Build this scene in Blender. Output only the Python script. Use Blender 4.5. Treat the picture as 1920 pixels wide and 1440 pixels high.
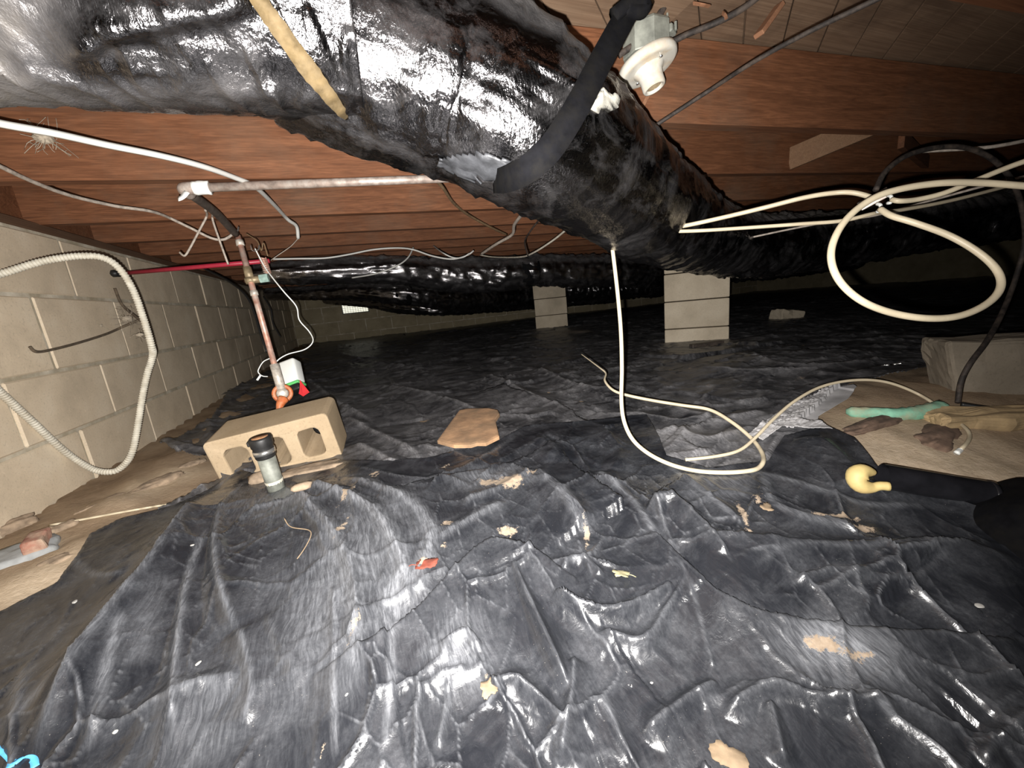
import bpy, bmesh, math, random
import numpy as np
from mathutils import Matrix, Vector

for o in list(bpy.data.objects):
    bpy.data.objects.remove(o, do_unlink=True)
random.seed(7)
RNG = np.random.default_rng(7)
SC = bpy.context.scene
COL = SC.collection

# ------------------------------------------------------------------ camera
FPX, YAW, PITCH, ROLL = 730.0, math.radians(20.3), math.radians(12.3), math.radians(5.9)
_h = np.array([math.sin(YAW), math.cos(YAW), 0.0])
_r = np.array([math.cos(YAW), -math.sin(YAW), 0.0])
_z = np.array([0, 0, 1.0])
CF = _h * math.cos(PITCH) - _z * math.sin(PITCH)          # forward
_d = -_z * math.cos(PITCH) - _h * math.sin(PITCH)
CA = _r * math.cos(ROLL) + _d * math.sin(ROLL)            # image right
CB = -_r * math.sin(ROLL) + _d * math.cos(ROLL)           # image down
cam = bpy.data.cameras.new('camera')
cam.sensor_fit = 'HORIZONTAL'; cam.sensor_width = 36.0
cam.lens = FPX / 1920.0 * 36.0
cam.clip_start = 0.01; cam.clip_end = 60
camo = bpy.data.objects.new('camera', cam); COL.objects.link(camo)
M = Matrix.Identity(4)
for i in range(3):
    M[i][0] = CA[i]; M[i][1] = -CB[i]; M[i][2] = -CF[i]
camo.matrix_world = M
SC.camera = camo

# ------------------------------------------------------------------ world, flash, exposure
W = bpy.data.worlds.new('crawl_space_dark'); SC.world = W
W.use_nodes = True
W.node_tree.nodes['Background'].inputs[0].default_value = (0.75, 0.85, 1.0, 1)
W.node_tree.nodes['Background'].inputs[1].default_value = 0.002
# the phone's flash: sits about 2 cm below and left of its lens
FL = bpy.data.lights.new('phone_flash', 'SPOT')
FL.energy = 200.0; FL.spot_size = math.radians(160); FL.spot_blend = 1.0
FL.shadow_soft_size = 0.004; FL.color = (1.0, 0.96, 0.92)
flo = bpy.data.objects.new('phone_flash', FL); COL.objects.link(flo)
MF = M.copy(); MF.translation = Vector(CA * -0.016 + CB * 0.020 + CF * 0.004)
flo.matrix_world = MF @ Matrix.Rotation(math.radians(11), 4, "Y") @ Matrix.Rotation(math.radians(2), 4, "X")
SC.view_settings.view_transform = 'Standard'
SC.view_settings.look = 'None'
SC.view_settings.gamma = 1.0
SC.view_settings.use_curve_mapping = False
SC.view_settings.exposure = 0.0

# ------------------------------------------------------------------ measuring helpers (photograph pixels -> places in the crawl space)
def ray(x, y):
    return CF + CA * ((x - 960.0) / FPX) + CB * ((y - 720.0) / FPX)
def at_d(x, y, d): return ray(x, y) * d
def at_x(x, y, v): w = ray(x, y); return w * (v / w[0])
def at_y(x, y, v): w = ray(x, y); return w * (v / w[1])
def at_z(x, y, v): w = ray(x, y); return w * (v / w[2])
def project(P):
    P = np.asarray(P, float); w = P @ CF
    return np.stack([960 + FPX * (P @ CA) / w, 720 + FPX * (P @ CB) / w], -1)

# ------------------------------------------------------------------ noise
def _hash(ix, iy, s):
    n = (ix.astype(np.int64) * 374761393 + iy.astype(np.int64) * 668265263 + s * 974634721) & 0xffffffff
    n = ((n ^ (n >> 13)) * 1274126177) & 0xffffffff
    n = (n ^ (n >> 16)) & 0xffffffff
    return n.astype(np.float64) / 4294967295.0
def vnoise(x, y, s=0):
    ix = np.floor(x); iy = np.floor(y); fx = x - ix; fy = y - iy
    ux = fx * fx * (3 - 2 * fx); uy = fy * fy * (3 - 2 * fy)
    a = _hash(ix, iy, s); b = _hash(ix + 1, iy, s); c = _hash(ix, iy + 1, s); d = _hash(ix + 1, iy + 1, s)
    return (a + (b - a) * ux) * (1 - uy) + (c + (d - c) * ux) * uy
def fbm(x, y, s=0, o=4):
    t = 0; a = .5; k = 1
    for i in range(o):
        t = t + a * vnoise(x * k, y * k, s + i * 17); a *= .5; k *= 2.03
    return t
def worley(x, y, s=0):
    ix = np.floor(x); iy = np.floor(y)
    f1 = np.full(np.shape(x), 9.0); f2 = np.full(np.shape(x), 9.0)
    for dx in (-1, 0, 1):
        for dy in (-1, 0, 1):
            jx = ix + dx; jy = iy + dy
            d = np.hypot(jx + _hash(jx, jy, s) - x, jy + _hash(jx, jy, s + 5) - y)
            f2 = np.minimum(f2, np.maximum(f1, d)); f1 = np.minimum(f1, d)
    return f1, f2
def facets(x, y, s=0):
    """piecewise flat crumple: every cell is a randomly tilted plane, the highest wins -> straight sharp creases"""
    ix = np.floor(x); iy = np.floor(y); best = np.full(np.shape(x), -9.0)
    for dx in (-1, 0, 1):
        for dy in (-1, 0, 1):
            jx = ix + dx; jy = iy + dy
            px = jx + _hash(jx, jy, s) - x; py = jy + _hash(jx, jy, s + 5) - y
            sx = (_hash(jx, jy, s + 9) - .5) * 1.6; sy = (_hash(jx, jy, s + 11) - .5) * 1.6
            best = np.maximum(best, px * sx + py * sy - 0.55 * np.hypot(px, py))
    return best

# ------------------------------------------------------------------ mesh helpers
def mesh_from(name, V, F, mat=None, smooth=True, attrs=None):
    V = np.asarray(V, np.float32).reshape(-1, 3)
    me = bpy.data.meshes.new(name)
    if isinstance(F, np.ndarray):
        nf, k = F.shape
        me.vertices.add(len(V)); me.loops.add(nf * k); me.polygons.add(nf)
        me.vertices.foreach_set('co', V.ravel())
        me.loops.foreach_set('vertex_index', F.astype(np.int32).ravel())
        me.polygons.foreach_set('loop_start', np.arange(0, nf * k, k, dtype=np.int32))
        me.polygons.foreach_set('loop_total', np.full(nf, k, np.int32))
        me.update(calc_edges=True)
    else:
        me.from_pydata(V.tolist(), [], F); me.update()
    if smooth:
        me.polygons.foreach_set('use_smooth', np.ones(len(me.polygons), bool))
    for k, v in (attrs or {}).items():
        a = me.attributes.new(k, 'FLOAT', 'POINT'); a.data.foreach_set('value', np.asarray(v, np.float32))
    if mat: me.materials.append(mat)
    return me
def tag(o, label=None, cat=None, group=None, kind=None):
    if label: o['label'] = label
    if cat: o['category'] = cat
    if group: o['group'] = group
    if kind: o['kind'] = kind
    return o
def empty(name, loc):
    o = bpy.data.objects.new(name, None); COL.objects.link(o); o.location = loc; o.empty_display_size = .02
    return o
def thing(name, loc, label, cat, group=None): return tag(empty(name, loc), label, cat, group)
def link(name, me, parent=None, loc=(0, 0, 0)):
    o = bpy.data.objects.new(name, me); COL.objects.link(o)
    if parent is not None: o.parent = parent
    o.location = loc
    return o
def part(name, VF, mat, parent=None, smooth=True, attrs=None):
    """world-space mesh; its origin goes to the parent's place, or to its own middle when top-level"""
    V, F = VF
    V = np.asarray(V, float).reshape(-1, 3)
    if parent is None:
        c = (V.min(0) + V.max(0)) / 2; c[2] = V[:, 2].min()
        return link(name, mesh_from(name, V - c, F, mat, smooth, attrs), None, c)
    base = np.zeros(3); p = parent
    while p is not None: base += np.array(p.location); p = p.parent
    return link(name, mesh_from(name, V - base, F, mat, smooth, attrs), parent)
def join(*vfs):
    V = []; F = []; n = 0
    for v, f in vfs:
        v = np.asarray(v, float).reshape(-1, 3); V.append(v)
        F += [[i + n for i in q] for q in (f.tolist() if isinstance(f, np.ndarray) else f)]
        n += len(v)
    return np.concatenate(V), F
def bbox(size, bev=0.0, seg=1):
    bm = bmesh.new(); bmesh.ops.create_cube(bm, size=1.0)
    for v in bm.verts: v.co = Vector((v.co.x * size[0], v.co.y * size[1], v.co.z * size[2]))
    if bev > 0: bmesh.ops.bevel(bm, geom=list(bm.edges), offset=bev, segments=seg, profile=.5, affect='EDGES')
    bm.verts.index_update()
    V = np.array([v.co[:] for v in bm.verts]); F = [[v.index for v in f.verts] for f in bm.faces]
    bm.free(); return V, F
def rotz(a):
    c, s = math.cos(a), math.sin(a); return np.array([[c, -s, 0], [s, c, 0], [0, 0, 1.0]])
def rotx(a):
    c, s = math.cos(a), math.sin(a); return np.array([[1, 0, 0], [0, c, -s], [0, s, c.real]])
def roty(a):
    c, s = math.cos(a), math.sin(a); return np.array([[c, 0, s], [0, 1, 0], [-s, 0, c]])
def xf(VF, R=None, t=(0, 0, 0)):
    V, F = VF; V = np.asarray(V, float)
    if R is not None: V = V @ R.T
    return V + np.asarray(t, float), F
def frame_z(zdir, hint=(0, 0, 1)):
    z = np.asarray(zdir, float); z = z / np.linalg.norm(z); h = np.asarray(hint, float)
    if abs(z @ h) > .95 * np.linalg.norm(h): h = np.array([1.0, 0, 0]) if abs(z[0]) < .9 else np.array([0, 1.0, 0])
    x = np.cross(h, z); x /= np.linalg.norm(x); y = np.cross(z, x)
    return np.stack([x, y, z], 1)
def spline(P, n):
    """Catmull-Rom through P, n samples evenly spaced along it"""
    P = np.asarray(P, float)
    if len(P) == 2:
        t = np.linspace(0, 1, n)[:, None]; return P[0] + (P[1] - P[0]) * t
    Q = np.vstack([2 * P[0] - P[1], P, 2 * P[-1] - P[-2]]); out = []
    for i in range(len(P) - 1):
        p0, p1, p2, p3 = Q[i:i + 4]; t = np.linspace(0, 1, 24, endpoint=False)[:, None]
        out.append(.5 * ((2 * p1) + (p2 - p0) * t + (2 * p0 - 5 * p1 + 4 * p2 - p3) * t ** 2 + (3 * p1 - p0 - 3 * p2 + p3) * t ** 3))
    C = np.vstack(out + [P[-1:]])
    L = np.concatenate([[0], np.cumsum(np.linalg.norm(np.diff(C, axis=0), axis=1))]); u = np.linspace(0, L[-1], n)
    return np.stack([np.interp(u, L, C[:, k]) for k in range(C.shape[1])], 1)
def frames(C):
    T = np.gradient(C, axis=0); T /= np.linalg.norm(T, axis=1)[:, None] + 1e-12
    N = np.zeros_like(T); n = np.cross(T[0], [0, 0, 1.0])
    if np.linalg.norm(n) < .1: n = np.cross(T[0], [1.0, 0, 0])
    for i in range(len(T)):
        n = n - T[i] * (n @ T[i]); n /= np.linalg.norm(n); N[i] = n
    return T, N, np.cross(T, N)
def tube(C, r, seg=8, caps=True, rad=None):
    """tube along centre line C; r number or array; rad(n,seg) multiplies it"""
    C = np.asarray(C, float); n = len(C); T, N, B = frames(C)
    a = np.linspace(0, 2 * math.pi, seg, endpoint=False)
    R = (np.full(n, r) if np.isscalar(r) else np.asarray(r))[:, None] * np.ones(seg)[None]
    if rad is not None: R = R * rad
    V = C[:, None] + R[..., None] * (np.cos(a)[None, :, None] * N[:, None] + np.sin(a)[None, :, None] * B[:, None])
    V = V.reshape(-1, 3)
    i = np.arange(n - 1)[:, None] * seg; j = np.arange(seg)[None]; k = (j + 1) % seg
    F = np.stack([i + j, i + k, i + seg + k, i + seg + j], -1).reshape(-1, 4).tolist()
    if caps:
        F.append(list(range(seg))[::-1]); F.append([(n - 1) * seg + q for q in range(seg)])
    return V, F
def rod(a, b, r, seg=12, r2=None):
    return tube(np.array([a, b], float), np.array([r, r if r2 is None else r2]), seg)
def lathe(prof, R, t, seg=28):
    """prof: (radius, height) pairs turned about local z"""
    n = len(prof); a = np.linspace(0, 2 * math.pi, seg, endpoint=False)
    V = np.array([[p[0] * math.cos(q), p[0] * math.sin(q), p[1]] for p in prof for q in a])
    F = [[i * seg + j, i * seg + (j + 1) % seg, (i + 1) * seg + (j + 1) % seg, (i + 1) * seg + j] for i in range(n - 1) for j in range(seg)]
    F.append(list(range(seg))[::-1]); F.append([(n - 1) * seg + q for q in range(seg)])
    return xf((V, F), R, t)
def ribbon(C, W, wdir, th):
    """flat strip: width W along wdir(n,3), thickness th"""
    C = np.asarray(C, float); n = len(C); T, _, _ = frames(C)
    D = np.asarray(wdir, float) * np.ones((n, 1)); D = D - T * (D * T).sum(1)[:, None]; D /= np.linalg.norm(D, axis=1)[:, None]
    U = np.cross(T, D)
    W = np.asarray(W, float)[..., None] if not np.isscalar(W) else W
    V = np.stack([C + D * W / 2 + U * th / 2, C - D * W / 2 + U * th / 2, C - D * W / 2 - U * th / 2, C + D * W / 2 - U * th / 2], 1).reshape(-1, 3)
    F = [[i * 4 + j, i * 4 + (j + 1) % 4, i * 4 + 4 + (j + 1) % 4, i * 4 + 4 + j] for i in range(n - 1) for j in range(4)]
    F += [[3, 2, 1, 0], [(n - 1) * 4 + q for q in range(4)]]
    return V, F
def rock(size, seed=0, rough=.25, sub=3, R=None, t=(0, 0, 0), boxy=.0):
    bm = bmesh.new(); bmesh.ops.create_icosphere(bm, subdivisions=sub, radius=1.0)
    V = np.array([v.co[:] for v in bm.verts]); bm.verts.index_update()
    F = [[v.index for v in f.verts] for f in bm.faces]; bm.free()
    if boxy > 0:
        m = np.abs(V).max(1)[:, None]; V = V * (1 - boxy) + V / m * .82 * boxy
    k = fbm(V[:, 0] * 1.7 + 9 + seed, V[:, 1] * 1.7 + V[:, 2] * 2.1 + 4 + seed, seed, 4)
    V = V * (1 + rough * (k - .45) * 2)[:, None] * np.asarray(size) / 2
    return xf((V, F), R, t)
def px_line(pts, n):
    """smooth line through (px, py, depth) triples"""
    return spline([at_d(*p) for p in pts], n)
# ------------------------------------------------------------------ materials (all procedural)
class NT:
    def __init__(s, name):
        s.m = bpy.data.materials.new(name); s.m.use_nodes = True
        s.t = s.m.node_tree; s.t.nodes.clear()
        s.out = s.t.nodes.new('ShaderNodeOutputMaterial')
        s.b = s.t.nodes.new('ShaderNodeBsdfPrincipled')
        s.t.links.new(s.b.outputs[0], s.out.inputs[0])
    def n(s, typ, **kw):
        q = s.t.nodes.new('ShaderNode' + typ)
        for k, v in kw.items(): setattr(q, k, v)
        return q
    def l(s, a, b): s.t.links.new(a, b)
    def put(s, v, sock):
        if isinstance(v, bpy.types.NodeSocket): s.l(v, sock)
        else: sock.default_value = (tuple(v) + (1,) if isinstance(v, tuple) and len(v) == 3 and sock.type == 'RGBA' else v)
    def pos(s, kind='Position', scale=(1, 1, 1), rot=(0, 0, 0)):
        if kind == 'Position': o = s.n('NewGeometry').outputs['Position']
        else: o = s.n('TexCoord').outputs[kind]
        mp = s.n('Mapping'); mp.inputs['Scale'].default_value = scale; mp.inputs['Rotation'].default_value = rot
        s.l(o, mp.inputs['Vector']); return mp.outputs[0]
    def noise(s, vec, scale, detail=4, rough=.55, dist=0.0, out='Fac'):
        q = s.n('TexNoise'); q.inputs['Scale'].default_value = scale; q.inputs['Detail'].default_value = detail
        q.inputs['Roughness'].default_value = rough; q.inputs['Distortion'].default_value = dist
        s.l(vec, q.inputs['Vector']); return q.outputs[out]
    def voro(s, vec, scale, feature='F1', out='Distance'):
        q = s.n('TexVoronoi', feature=feature); q.inputs['Scale'].default_value = scale
        s.l(vec, q.inputs['Vector']); return q.outputs[out]
    def ramp(s, fac, stops):
        q = s.n('ValToRGB'); e = q.color_ramp.elements
        while len(e) < len(stops): e.new(.5)
        for k, (p, c) in enumerate(stops):
            e[k].position = p; e[k].color = (c, c, c, 1) if not isinstance(c, tuple) else c + (1,)
        s.put(fac, q.inputs[0]); return q.outputs[0]
    def mix(s, f, a, b, mode='MIX'):
        q = s.n('Mix', data_type='RGBA', blend_type=mode); q.clamp_factor = True
        s.put(f, q.inputs[0]); s.put(a, q.inputs[6]); s.put(b, q.inputs[7]); return q.outputs[2]
    def math(s, op, a, b=0.0, c=None, clamp=False):
        q = s.n('Math', operation=op, use_clamp=clamp); s.put(a, q.inputs[0]); s.put(b, q.inputs[1])
        if c is not None: s.put(c, q.inputs[2])
        return q.outputs[0]
    def attr(s, name): return s.n('Attribute', attribute_name=name).outputs['Fac']
    def rnd(s): return s.n('ObjectInfo').outputs['Random']
    def bump(s, h, strength=.3, dist=.002):
        q = s.n('Bump'); q.inputs['Strength'].default_value = strength; q.inputs['Distance'].default_value = dist
        s.l(h, q.inputs['Height']); s.l(q.outputs[0], s.b.inputs['Normal'])
    def set(s, **kw):
        nm = dict(col='Base Color', rough='Roughness', metal='Metallic', spec='Specular IOR Level', coat='Coat Weight', coatr='Coat Roughness', alpha='Alpha', trans='Transmission Weight', ecol='Emission Color', estr='Emission Strength')
        for k, v in kw.items(): s.put(v, s.b.inputs[nm[k]])
        return s.m

def simple(name, col, rough=.5, metal=0.0, var=.25, scale=40, spec=.5, bump=.15, bscale=None, dirt=None, dirtamt=.5):
    """a plain colour with mottling, fine relief and (optionally) grime blotches"""
    t = NT(name); v = t.pos(); f = t.noise(v, scale, 4)
    a = tuple(c * (1 - var) for c in col); b = tuple(min(1, c * (1 + var)) for c in col)
    c = t.ramp(f, [(.3, a), (.7, b)])
    if dirt: c = t.mix(t.ramp(t.noise(v, scale * .6, 5, .65), [(.5 - .3 * dirtamt + .05, 0.0), (.78 - .2 * dirtamt, 1.0)]), c, dirt)
    t.bump(t.noise(v, bscale or scale * 6, 3), bump, .001)
    return t.set(col=c, rough=rough, metal=metal, spec=spec)

def block_mat(name, base, mott, grain=500):
    t = NT(name); v = t.pos(); r = t.rnd()
    big = t.noise(v, 5.5, 5, .6)
    c = t.ramp(big, [(.28, tuple(k * .76 for k in base)), (.5, base), (.72, mott)])
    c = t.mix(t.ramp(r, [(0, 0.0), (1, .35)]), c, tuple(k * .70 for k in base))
    c = t.mix(t.ramp(t.noise(v, 160, 2), [(.55, 0.0), (.8, .45)]), c, tuple(k * .45 for k in base))
    c = t.mix(t.ramp(t.noise(v, 60, 3), [(.62, 0.0), (.8, .35)]), c, tuple(min(1, k * 1.35) for k in base))
    t.bump(t.noise(v, grain, 3, .7), .35, .0015)
    return t.set(col=c, rough=.92, spec=.2)

def wood_mat(name, dark, light, axis='X', grime=(.16, .12, .085), amt=.35):
    t = NT(name)
    sc = (1.3, 26, 26) if axis == 'X' else (26, 1.3, 26)
    o = t.n('ObjectInfo'); g = t.n('NewGeometry'); ad = t.n('VectorMath', operation='ADD')
    sh = t.n('Combine' + 'XYZ'); t.l(t.math('MULTIPLY', o.outputs['Random'], 37.0), sh.inputs[0 if axis == 'X' else 1]); t.l(t.math('MULTIPLY', o.outputs['Random'], 5.0), sh.inputs[2])
    t.l(g.outputs['Position'], ad.inputs[0]); t.l(sh.outputs[0], ad.inputs[1])
    mp = t.n('Mapping'); mp.inputs['Scale'].default_value = sc; t.l(ad.outputs[0], mp.inputs['Vector'])
    gr = t.noise(mp.outputs[0], 2.2, 6, .6, 1.2)
    mp2 = t.n('Mapping'); mp2.inputs['Scale'].default_value = tuple(k * (.5 if k < 5 else 4) for k in sc); t.l(ad.outputs[0], mp2.inputs['Vector'])
    fine = t.noise(mp2.outputs[0], 3.0, 3, .6)
    c = t.ramp(gr, [(.25, dark), (.5, tuple((a + b) / 2 for a, b in zip(dark, light))), (.72, light)])
    c = t.mix(t.ramp(fine, [(.35, .45), (.6, 0.0)]), c, tuple(k * .6 for k in dark))
    blot = t.noise(t.pos(), 4.0, 5, .65)
    c = t.mix(t.ramp(blot, [(.48, 0.0), (.75, amt)]), c, grime)
    c = t.mix(t.ramp(o.outputs['Random'], [(0, 0.0), (1, .3)]), c, dark)
    t.bump(t.math('ADD', gr, t.math('MULTIPLY', fine, .6)), .25, .001)
    return t.set(col=c, rough=.75, spec=.25)

def dirt_mat():
    t = NT('crawl_space_dirt'); v = t.pos()
    c = t.ramp(t.noise(v, 6, 6, .65), [(.25, (.16, .11, .07)), (.5, (.30, .22, .145)), (.75, (.42, .325, .22))])
    c = t.mix(t.ramp(t.noise(v, 45, 4), [(.5, 0.0), (.75, .6)]), c, (.36, .265, .185))
    c = t.mix(t.attr('sand'), c, t.ramp(t.noise(v, 60, 4), [(.3, (.46, .365, .255)), (.7, (.60, .49, .36))]))
    t.bump(t.noise(v, 110, 5, .7), .6, .004)
    return t.set(col=c, rough=.95, spec=.15)

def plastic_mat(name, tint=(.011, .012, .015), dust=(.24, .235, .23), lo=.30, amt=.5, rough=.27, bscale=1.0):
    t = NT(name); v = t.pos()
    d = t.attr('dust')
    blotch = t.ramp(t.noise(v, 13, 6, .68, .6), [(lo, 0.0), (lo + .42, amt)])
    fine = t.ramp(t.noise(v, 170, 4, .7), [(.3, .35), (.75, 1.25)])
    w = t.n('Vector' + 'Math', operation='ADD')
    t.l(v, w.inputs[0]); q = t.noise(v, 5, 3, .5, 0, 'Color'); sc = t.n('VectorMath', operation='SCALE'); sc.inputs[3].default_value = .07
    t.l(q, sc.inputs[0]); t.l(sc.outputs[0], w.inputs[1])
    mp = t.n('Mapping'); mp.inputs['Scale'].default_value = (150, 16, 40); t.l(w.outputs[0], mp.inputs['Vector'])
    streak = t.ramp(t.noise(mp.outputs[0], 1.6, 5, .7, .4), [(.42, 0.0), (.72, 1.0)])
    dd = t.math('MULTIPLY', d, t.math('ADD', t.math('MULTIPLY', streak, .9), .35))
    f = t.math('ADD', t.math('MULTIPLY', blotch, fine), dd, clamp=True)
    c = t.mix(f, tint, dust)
    speck = t.ramp(t.noise(v, 420, 1, .5), [(.74, 0.0), (.80, 1.0)])
    speck = t.math('MULTIPLY', speck, t.ramp(t.noise(v, 9, 2), [(.5, 0.0), (.7, .8)]))
    c = t.mix(speck, c, (.30, .28, .25))
    sn = t.ramp(t.math('ADD', t.attr('sand'), t.math('MULTIPLY', t.math('SUBTRACT', t.noise(v, 75, 5, .75), .5), 1.5)), [(.50, 0.0), (.62, 1.0)])
    c = t.mix(sn, c, t.ramp(t.noise(v, 130, 3), [(.3, (.21, .155, .105)), (.7, (.30, .235, .17))]))
    rr = t.mix(f, (rough,) * 3, (.62,) * 3); rr = t.mix(sn, rr, (.95,) * 3)
    h = t.math('ADD', t.math('MULTIPLY', t.noise(v, 55 * bscale, 4, .6, .8), 1.0), t.math('MULTIPLY', t.voro(v, 38 * bscale), .5))
    h = t.math('ADD', h, t.math('MULTIPLY', sn, .8))
    t.bump(h, .3, .004)
    return t.set(col=c, rough=rr, spec=.75)

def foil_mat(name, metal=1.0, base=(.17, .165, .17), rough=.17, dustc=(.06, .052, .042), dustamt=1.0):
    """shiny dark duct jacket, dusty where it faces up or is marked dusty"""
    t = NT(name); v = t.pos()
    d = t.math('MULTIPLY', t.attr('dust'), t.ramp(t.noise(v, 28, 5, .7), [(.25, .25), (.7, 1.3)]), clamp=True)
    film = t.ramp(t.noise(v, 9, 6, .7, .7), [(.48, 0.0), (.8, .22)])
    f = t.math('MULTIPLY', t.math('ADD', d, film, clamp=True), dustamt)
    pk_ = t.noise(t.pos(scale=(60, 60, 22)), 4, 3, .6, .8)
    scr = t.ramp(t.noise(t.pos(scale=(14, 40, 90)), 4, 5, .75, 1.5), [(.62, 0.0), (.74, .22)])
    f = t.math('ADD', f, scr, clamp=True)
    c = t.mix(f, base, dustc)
    mt = t.mix(f, (metal,) * 3, (0.0,) * 3)
    rr = t.mix(f, (rough,) * 3, (.7,) * 3)
    h = t.math('ADD', t.math('ADD', t.noise(v, 90, 4, .6, 1.0), t.math('MULTIPLY', pk_, 1.6)), t.math('MULTIPLY', t.voro(v, 70), .5))
    t.bump(h, .3, .003)
    return t.set(col=c, rough=rr, metal=mt, spec=.6)

MT = {}
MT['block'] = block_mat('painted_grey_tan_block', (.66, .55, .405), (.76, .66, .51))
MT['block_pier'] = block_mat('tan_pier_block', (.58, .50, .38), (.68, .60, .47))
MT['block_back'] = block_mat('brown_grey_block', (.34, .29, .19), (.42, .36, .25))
MT['block_loose'] = block_mat('loose_buff_block', (.40, .305, .195), (.47, .37, .25))
MT['block_stone'] = block_mat('rough_brown_grey_stone', (.20, .17, .13), (.27, .235, .185), 260)
MT['mortar'] = simple('pale_mortar', (.60, .55, .45), .95, var=.3, scale=18, bump=.3, dirt=(.34, .29, .2), dirtamt=.75)
MT['joist'] = wood_mat('reddish_joist_wood', (.092, .035, .015), (.235, .097, .045))
MT['plank'] = wood_mat('tan_subfloor_wood', (.17, .105, .065), (.30, .205, .135), 'X', grime=(.07, .045, .03), amt=.75)
MT['sill'] = wood_mat('dark_sill_wood', (.09, .05, .03), (.17, .10, .06), 'Y')
MT['stick'] = wood_mat('fresh_lath_wood', (.24, .11, .06), (.34, .18, .10), 'Y', amt=.15)
MT['brace'] = wood_mat('tan_brace_wood', (.20, .11, .06), (.28, .165, .095), 'X', amt=.2)
MT['dirt'] = dirt_mat()
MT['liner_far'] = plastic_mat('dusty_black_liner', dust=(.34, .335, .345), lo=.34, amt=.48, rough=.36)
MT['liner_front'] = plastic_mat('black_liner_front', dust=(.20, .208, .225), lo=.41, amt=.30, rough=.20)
MT['foil'] = foil_mat('black_foil_jacket')
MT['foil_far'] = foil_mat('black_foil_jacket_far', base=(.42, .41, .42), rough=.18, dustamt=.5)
MT['strap'] = simple('black_webbing', (.005, .005, .006), .9, var=.3, scale=60, spec=.06, dirt=(.008, .0075, .007), dirtamt=.4)
MT['tape'] = simple('tan_joint_tape', (.085, .06, .028), .85, var=.4, scale=50, spec=.15, dirt=(.14, .105, .06), dirtamt=.5)
MT['patch'] = simple('grey_foil_tape', (.045, .047, .052), .5, metal=.3, var=.5, scale=45, bump=.8, bscale=120)
MT['fluff'] = simple('white_insulation', (.30, .29, .25), .95, var=.15, scale=120, bump=.8)
MT['porcelain'] = simple('white_porcelain', (.55, .53, .47), .16, var=.03, scale=20, bump=.0, dirt=(.5, .36, .2), dirtamt=.12)
MT['galv'] = simple('galvanized_steel', (.215, .225, .195), .6, metal=.25, var=.4, scale=35, bump=.2)
MT['oldpipe'] = simple('oxidised_pipe', (.36, .29, .25), .5, metal=.35, var=.3, scale=60, dirt=(.55, .5, .45), dirtamt=.3)
MT['darkpipe'] = simple('dark_pipe', (.075, .06, .05), .6, metal=.3, var=.4, scale=50)
MT['copper'] = simple('weathered_copper', (.52, .27, .20), .45, metal=.35, var=.3, scale=45, dirt=(.62, .54, .47), dirtamt=.45)
MT['solder'] = simple('solder_grey', (.62, .57, .5), .45, metal=.3, var=.3, scale=90)
MT['verdigris'] = simple('verdigris', (.30, .43, .38), .7, var=.3, scale=60)
MT['brass'] = simple('dull_brass', (.33, .26, .16), .5, metal=.35, var=.35, scale=60)
MT['pex'] = simple('red_pex', (.40, .025, .05), .4, var=.1, scale=30)
MT['black'] = simple('black_rubber', (.012, .012, .012), .5, var=.3, scale=80)
MT['blackcable'] = simple('dusty_black_cable', (.022, .018, .016), .7, var=.4, scale=60, spec=.3, dirt=(.085, .065, .052), dirtamt=.35)
MT['steel'] = simple('bright_steel', (.68, .68, .66), .25, metal=.9, var=.1, scale=60)
MT['orange'] = simple('orange_handle', (.55, .15, .05), .5, var=.3, scale=70, dirt=(.45, .28, .16), dirtamt=.35)
MT['rust'] = simple('rusty_brown', (.30, .15, .07), .85, var=.4, scale=80, bump=.4)
MT['romex'] = simple('cream_cable_jacket', (.52, .45, .32), .45, var=.1, scale=30, dirt=(.5, .42, .3), dirtamt=.15)
MT['white_cable'] = simple('white_cable_jacket', (.55, .55, .52), .4, var=.06, scale=30)
MT['grey_cable'] = simple('dusty_grey_cable', (.38, .33, .28), .7, var=.35, scale=70, bump=.4)
MT['brown_cable'] = simple('brown_cable', (.20, .13, .07), .6, var=.3, scale=60)
MT['conduit'] = simple('pale_flexible_conduit', (.50, .475, .40), .6, var=.2, scale=50, dirt=(.4, .36, .28), dirtamt=.3)
MT['white_plastic'] = simple('white_plastic', (.84, .86, .83), .35, var=.03, scale=20, bump=.02)
MT['green'] = simple('green_band', (.12, .55, .16), .5, var=.1)
MT['red'] = simple('red_tag', (.85, .05, .06), .5, var=.05)
MT['teal'] = simple('green_foam', (.20, .44, .31), .85, var=.3, scale=35, bump=.5, dirt=(.33, .3, .2), dirtamt=.35)
MT['buffstone'] = simple('buff_stone', (.36, .26, .14), .95, var=.25, scale=30, bump=.6)
MT['tanstone'] = simple('tan_flat_stone', (.33, .195, .105), .95, var=.35, scale=22, bump=.8, bscale=70, dirt=(.20, .13, .075), dirtamt=.45)
MT['brick'] = simple('red_brick', (.25, .10, .07), .95, var=.35, scale=40, bump=.6, dirt=(.4, .3, .22), dirtamt=.5)
MT['bluestone'] = simple('blue_grey_stone', (.27, .28, .28), .95, var=.25, scale=30, bump=.5)
MT['rubble'] = simple('pinkish_rubble', (.26, .195, .135), .95, var=.4, scale=40, bump=.8)
MT['brownrag'] = simple('brown_clay', (.13, .085, .06), .95, var=.4, scale=35, bump=.9)
MT['greysheet'] = simple('pale_grey_poly', (.38, .375, .38), .3, var=.25, scale=14, bump=.3, bscale=40)
MT['yellow'] = simple('pale_yellow', (.50, .39, .16), .6, var=.12, scale=40, dirt=(.5, .35, .15), dirtamt=.25)
MT['abs'] = simple('black_abs_pipe', (.010, .010, .012), .2, var=.3, scale=30, bump=.05)
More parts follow.
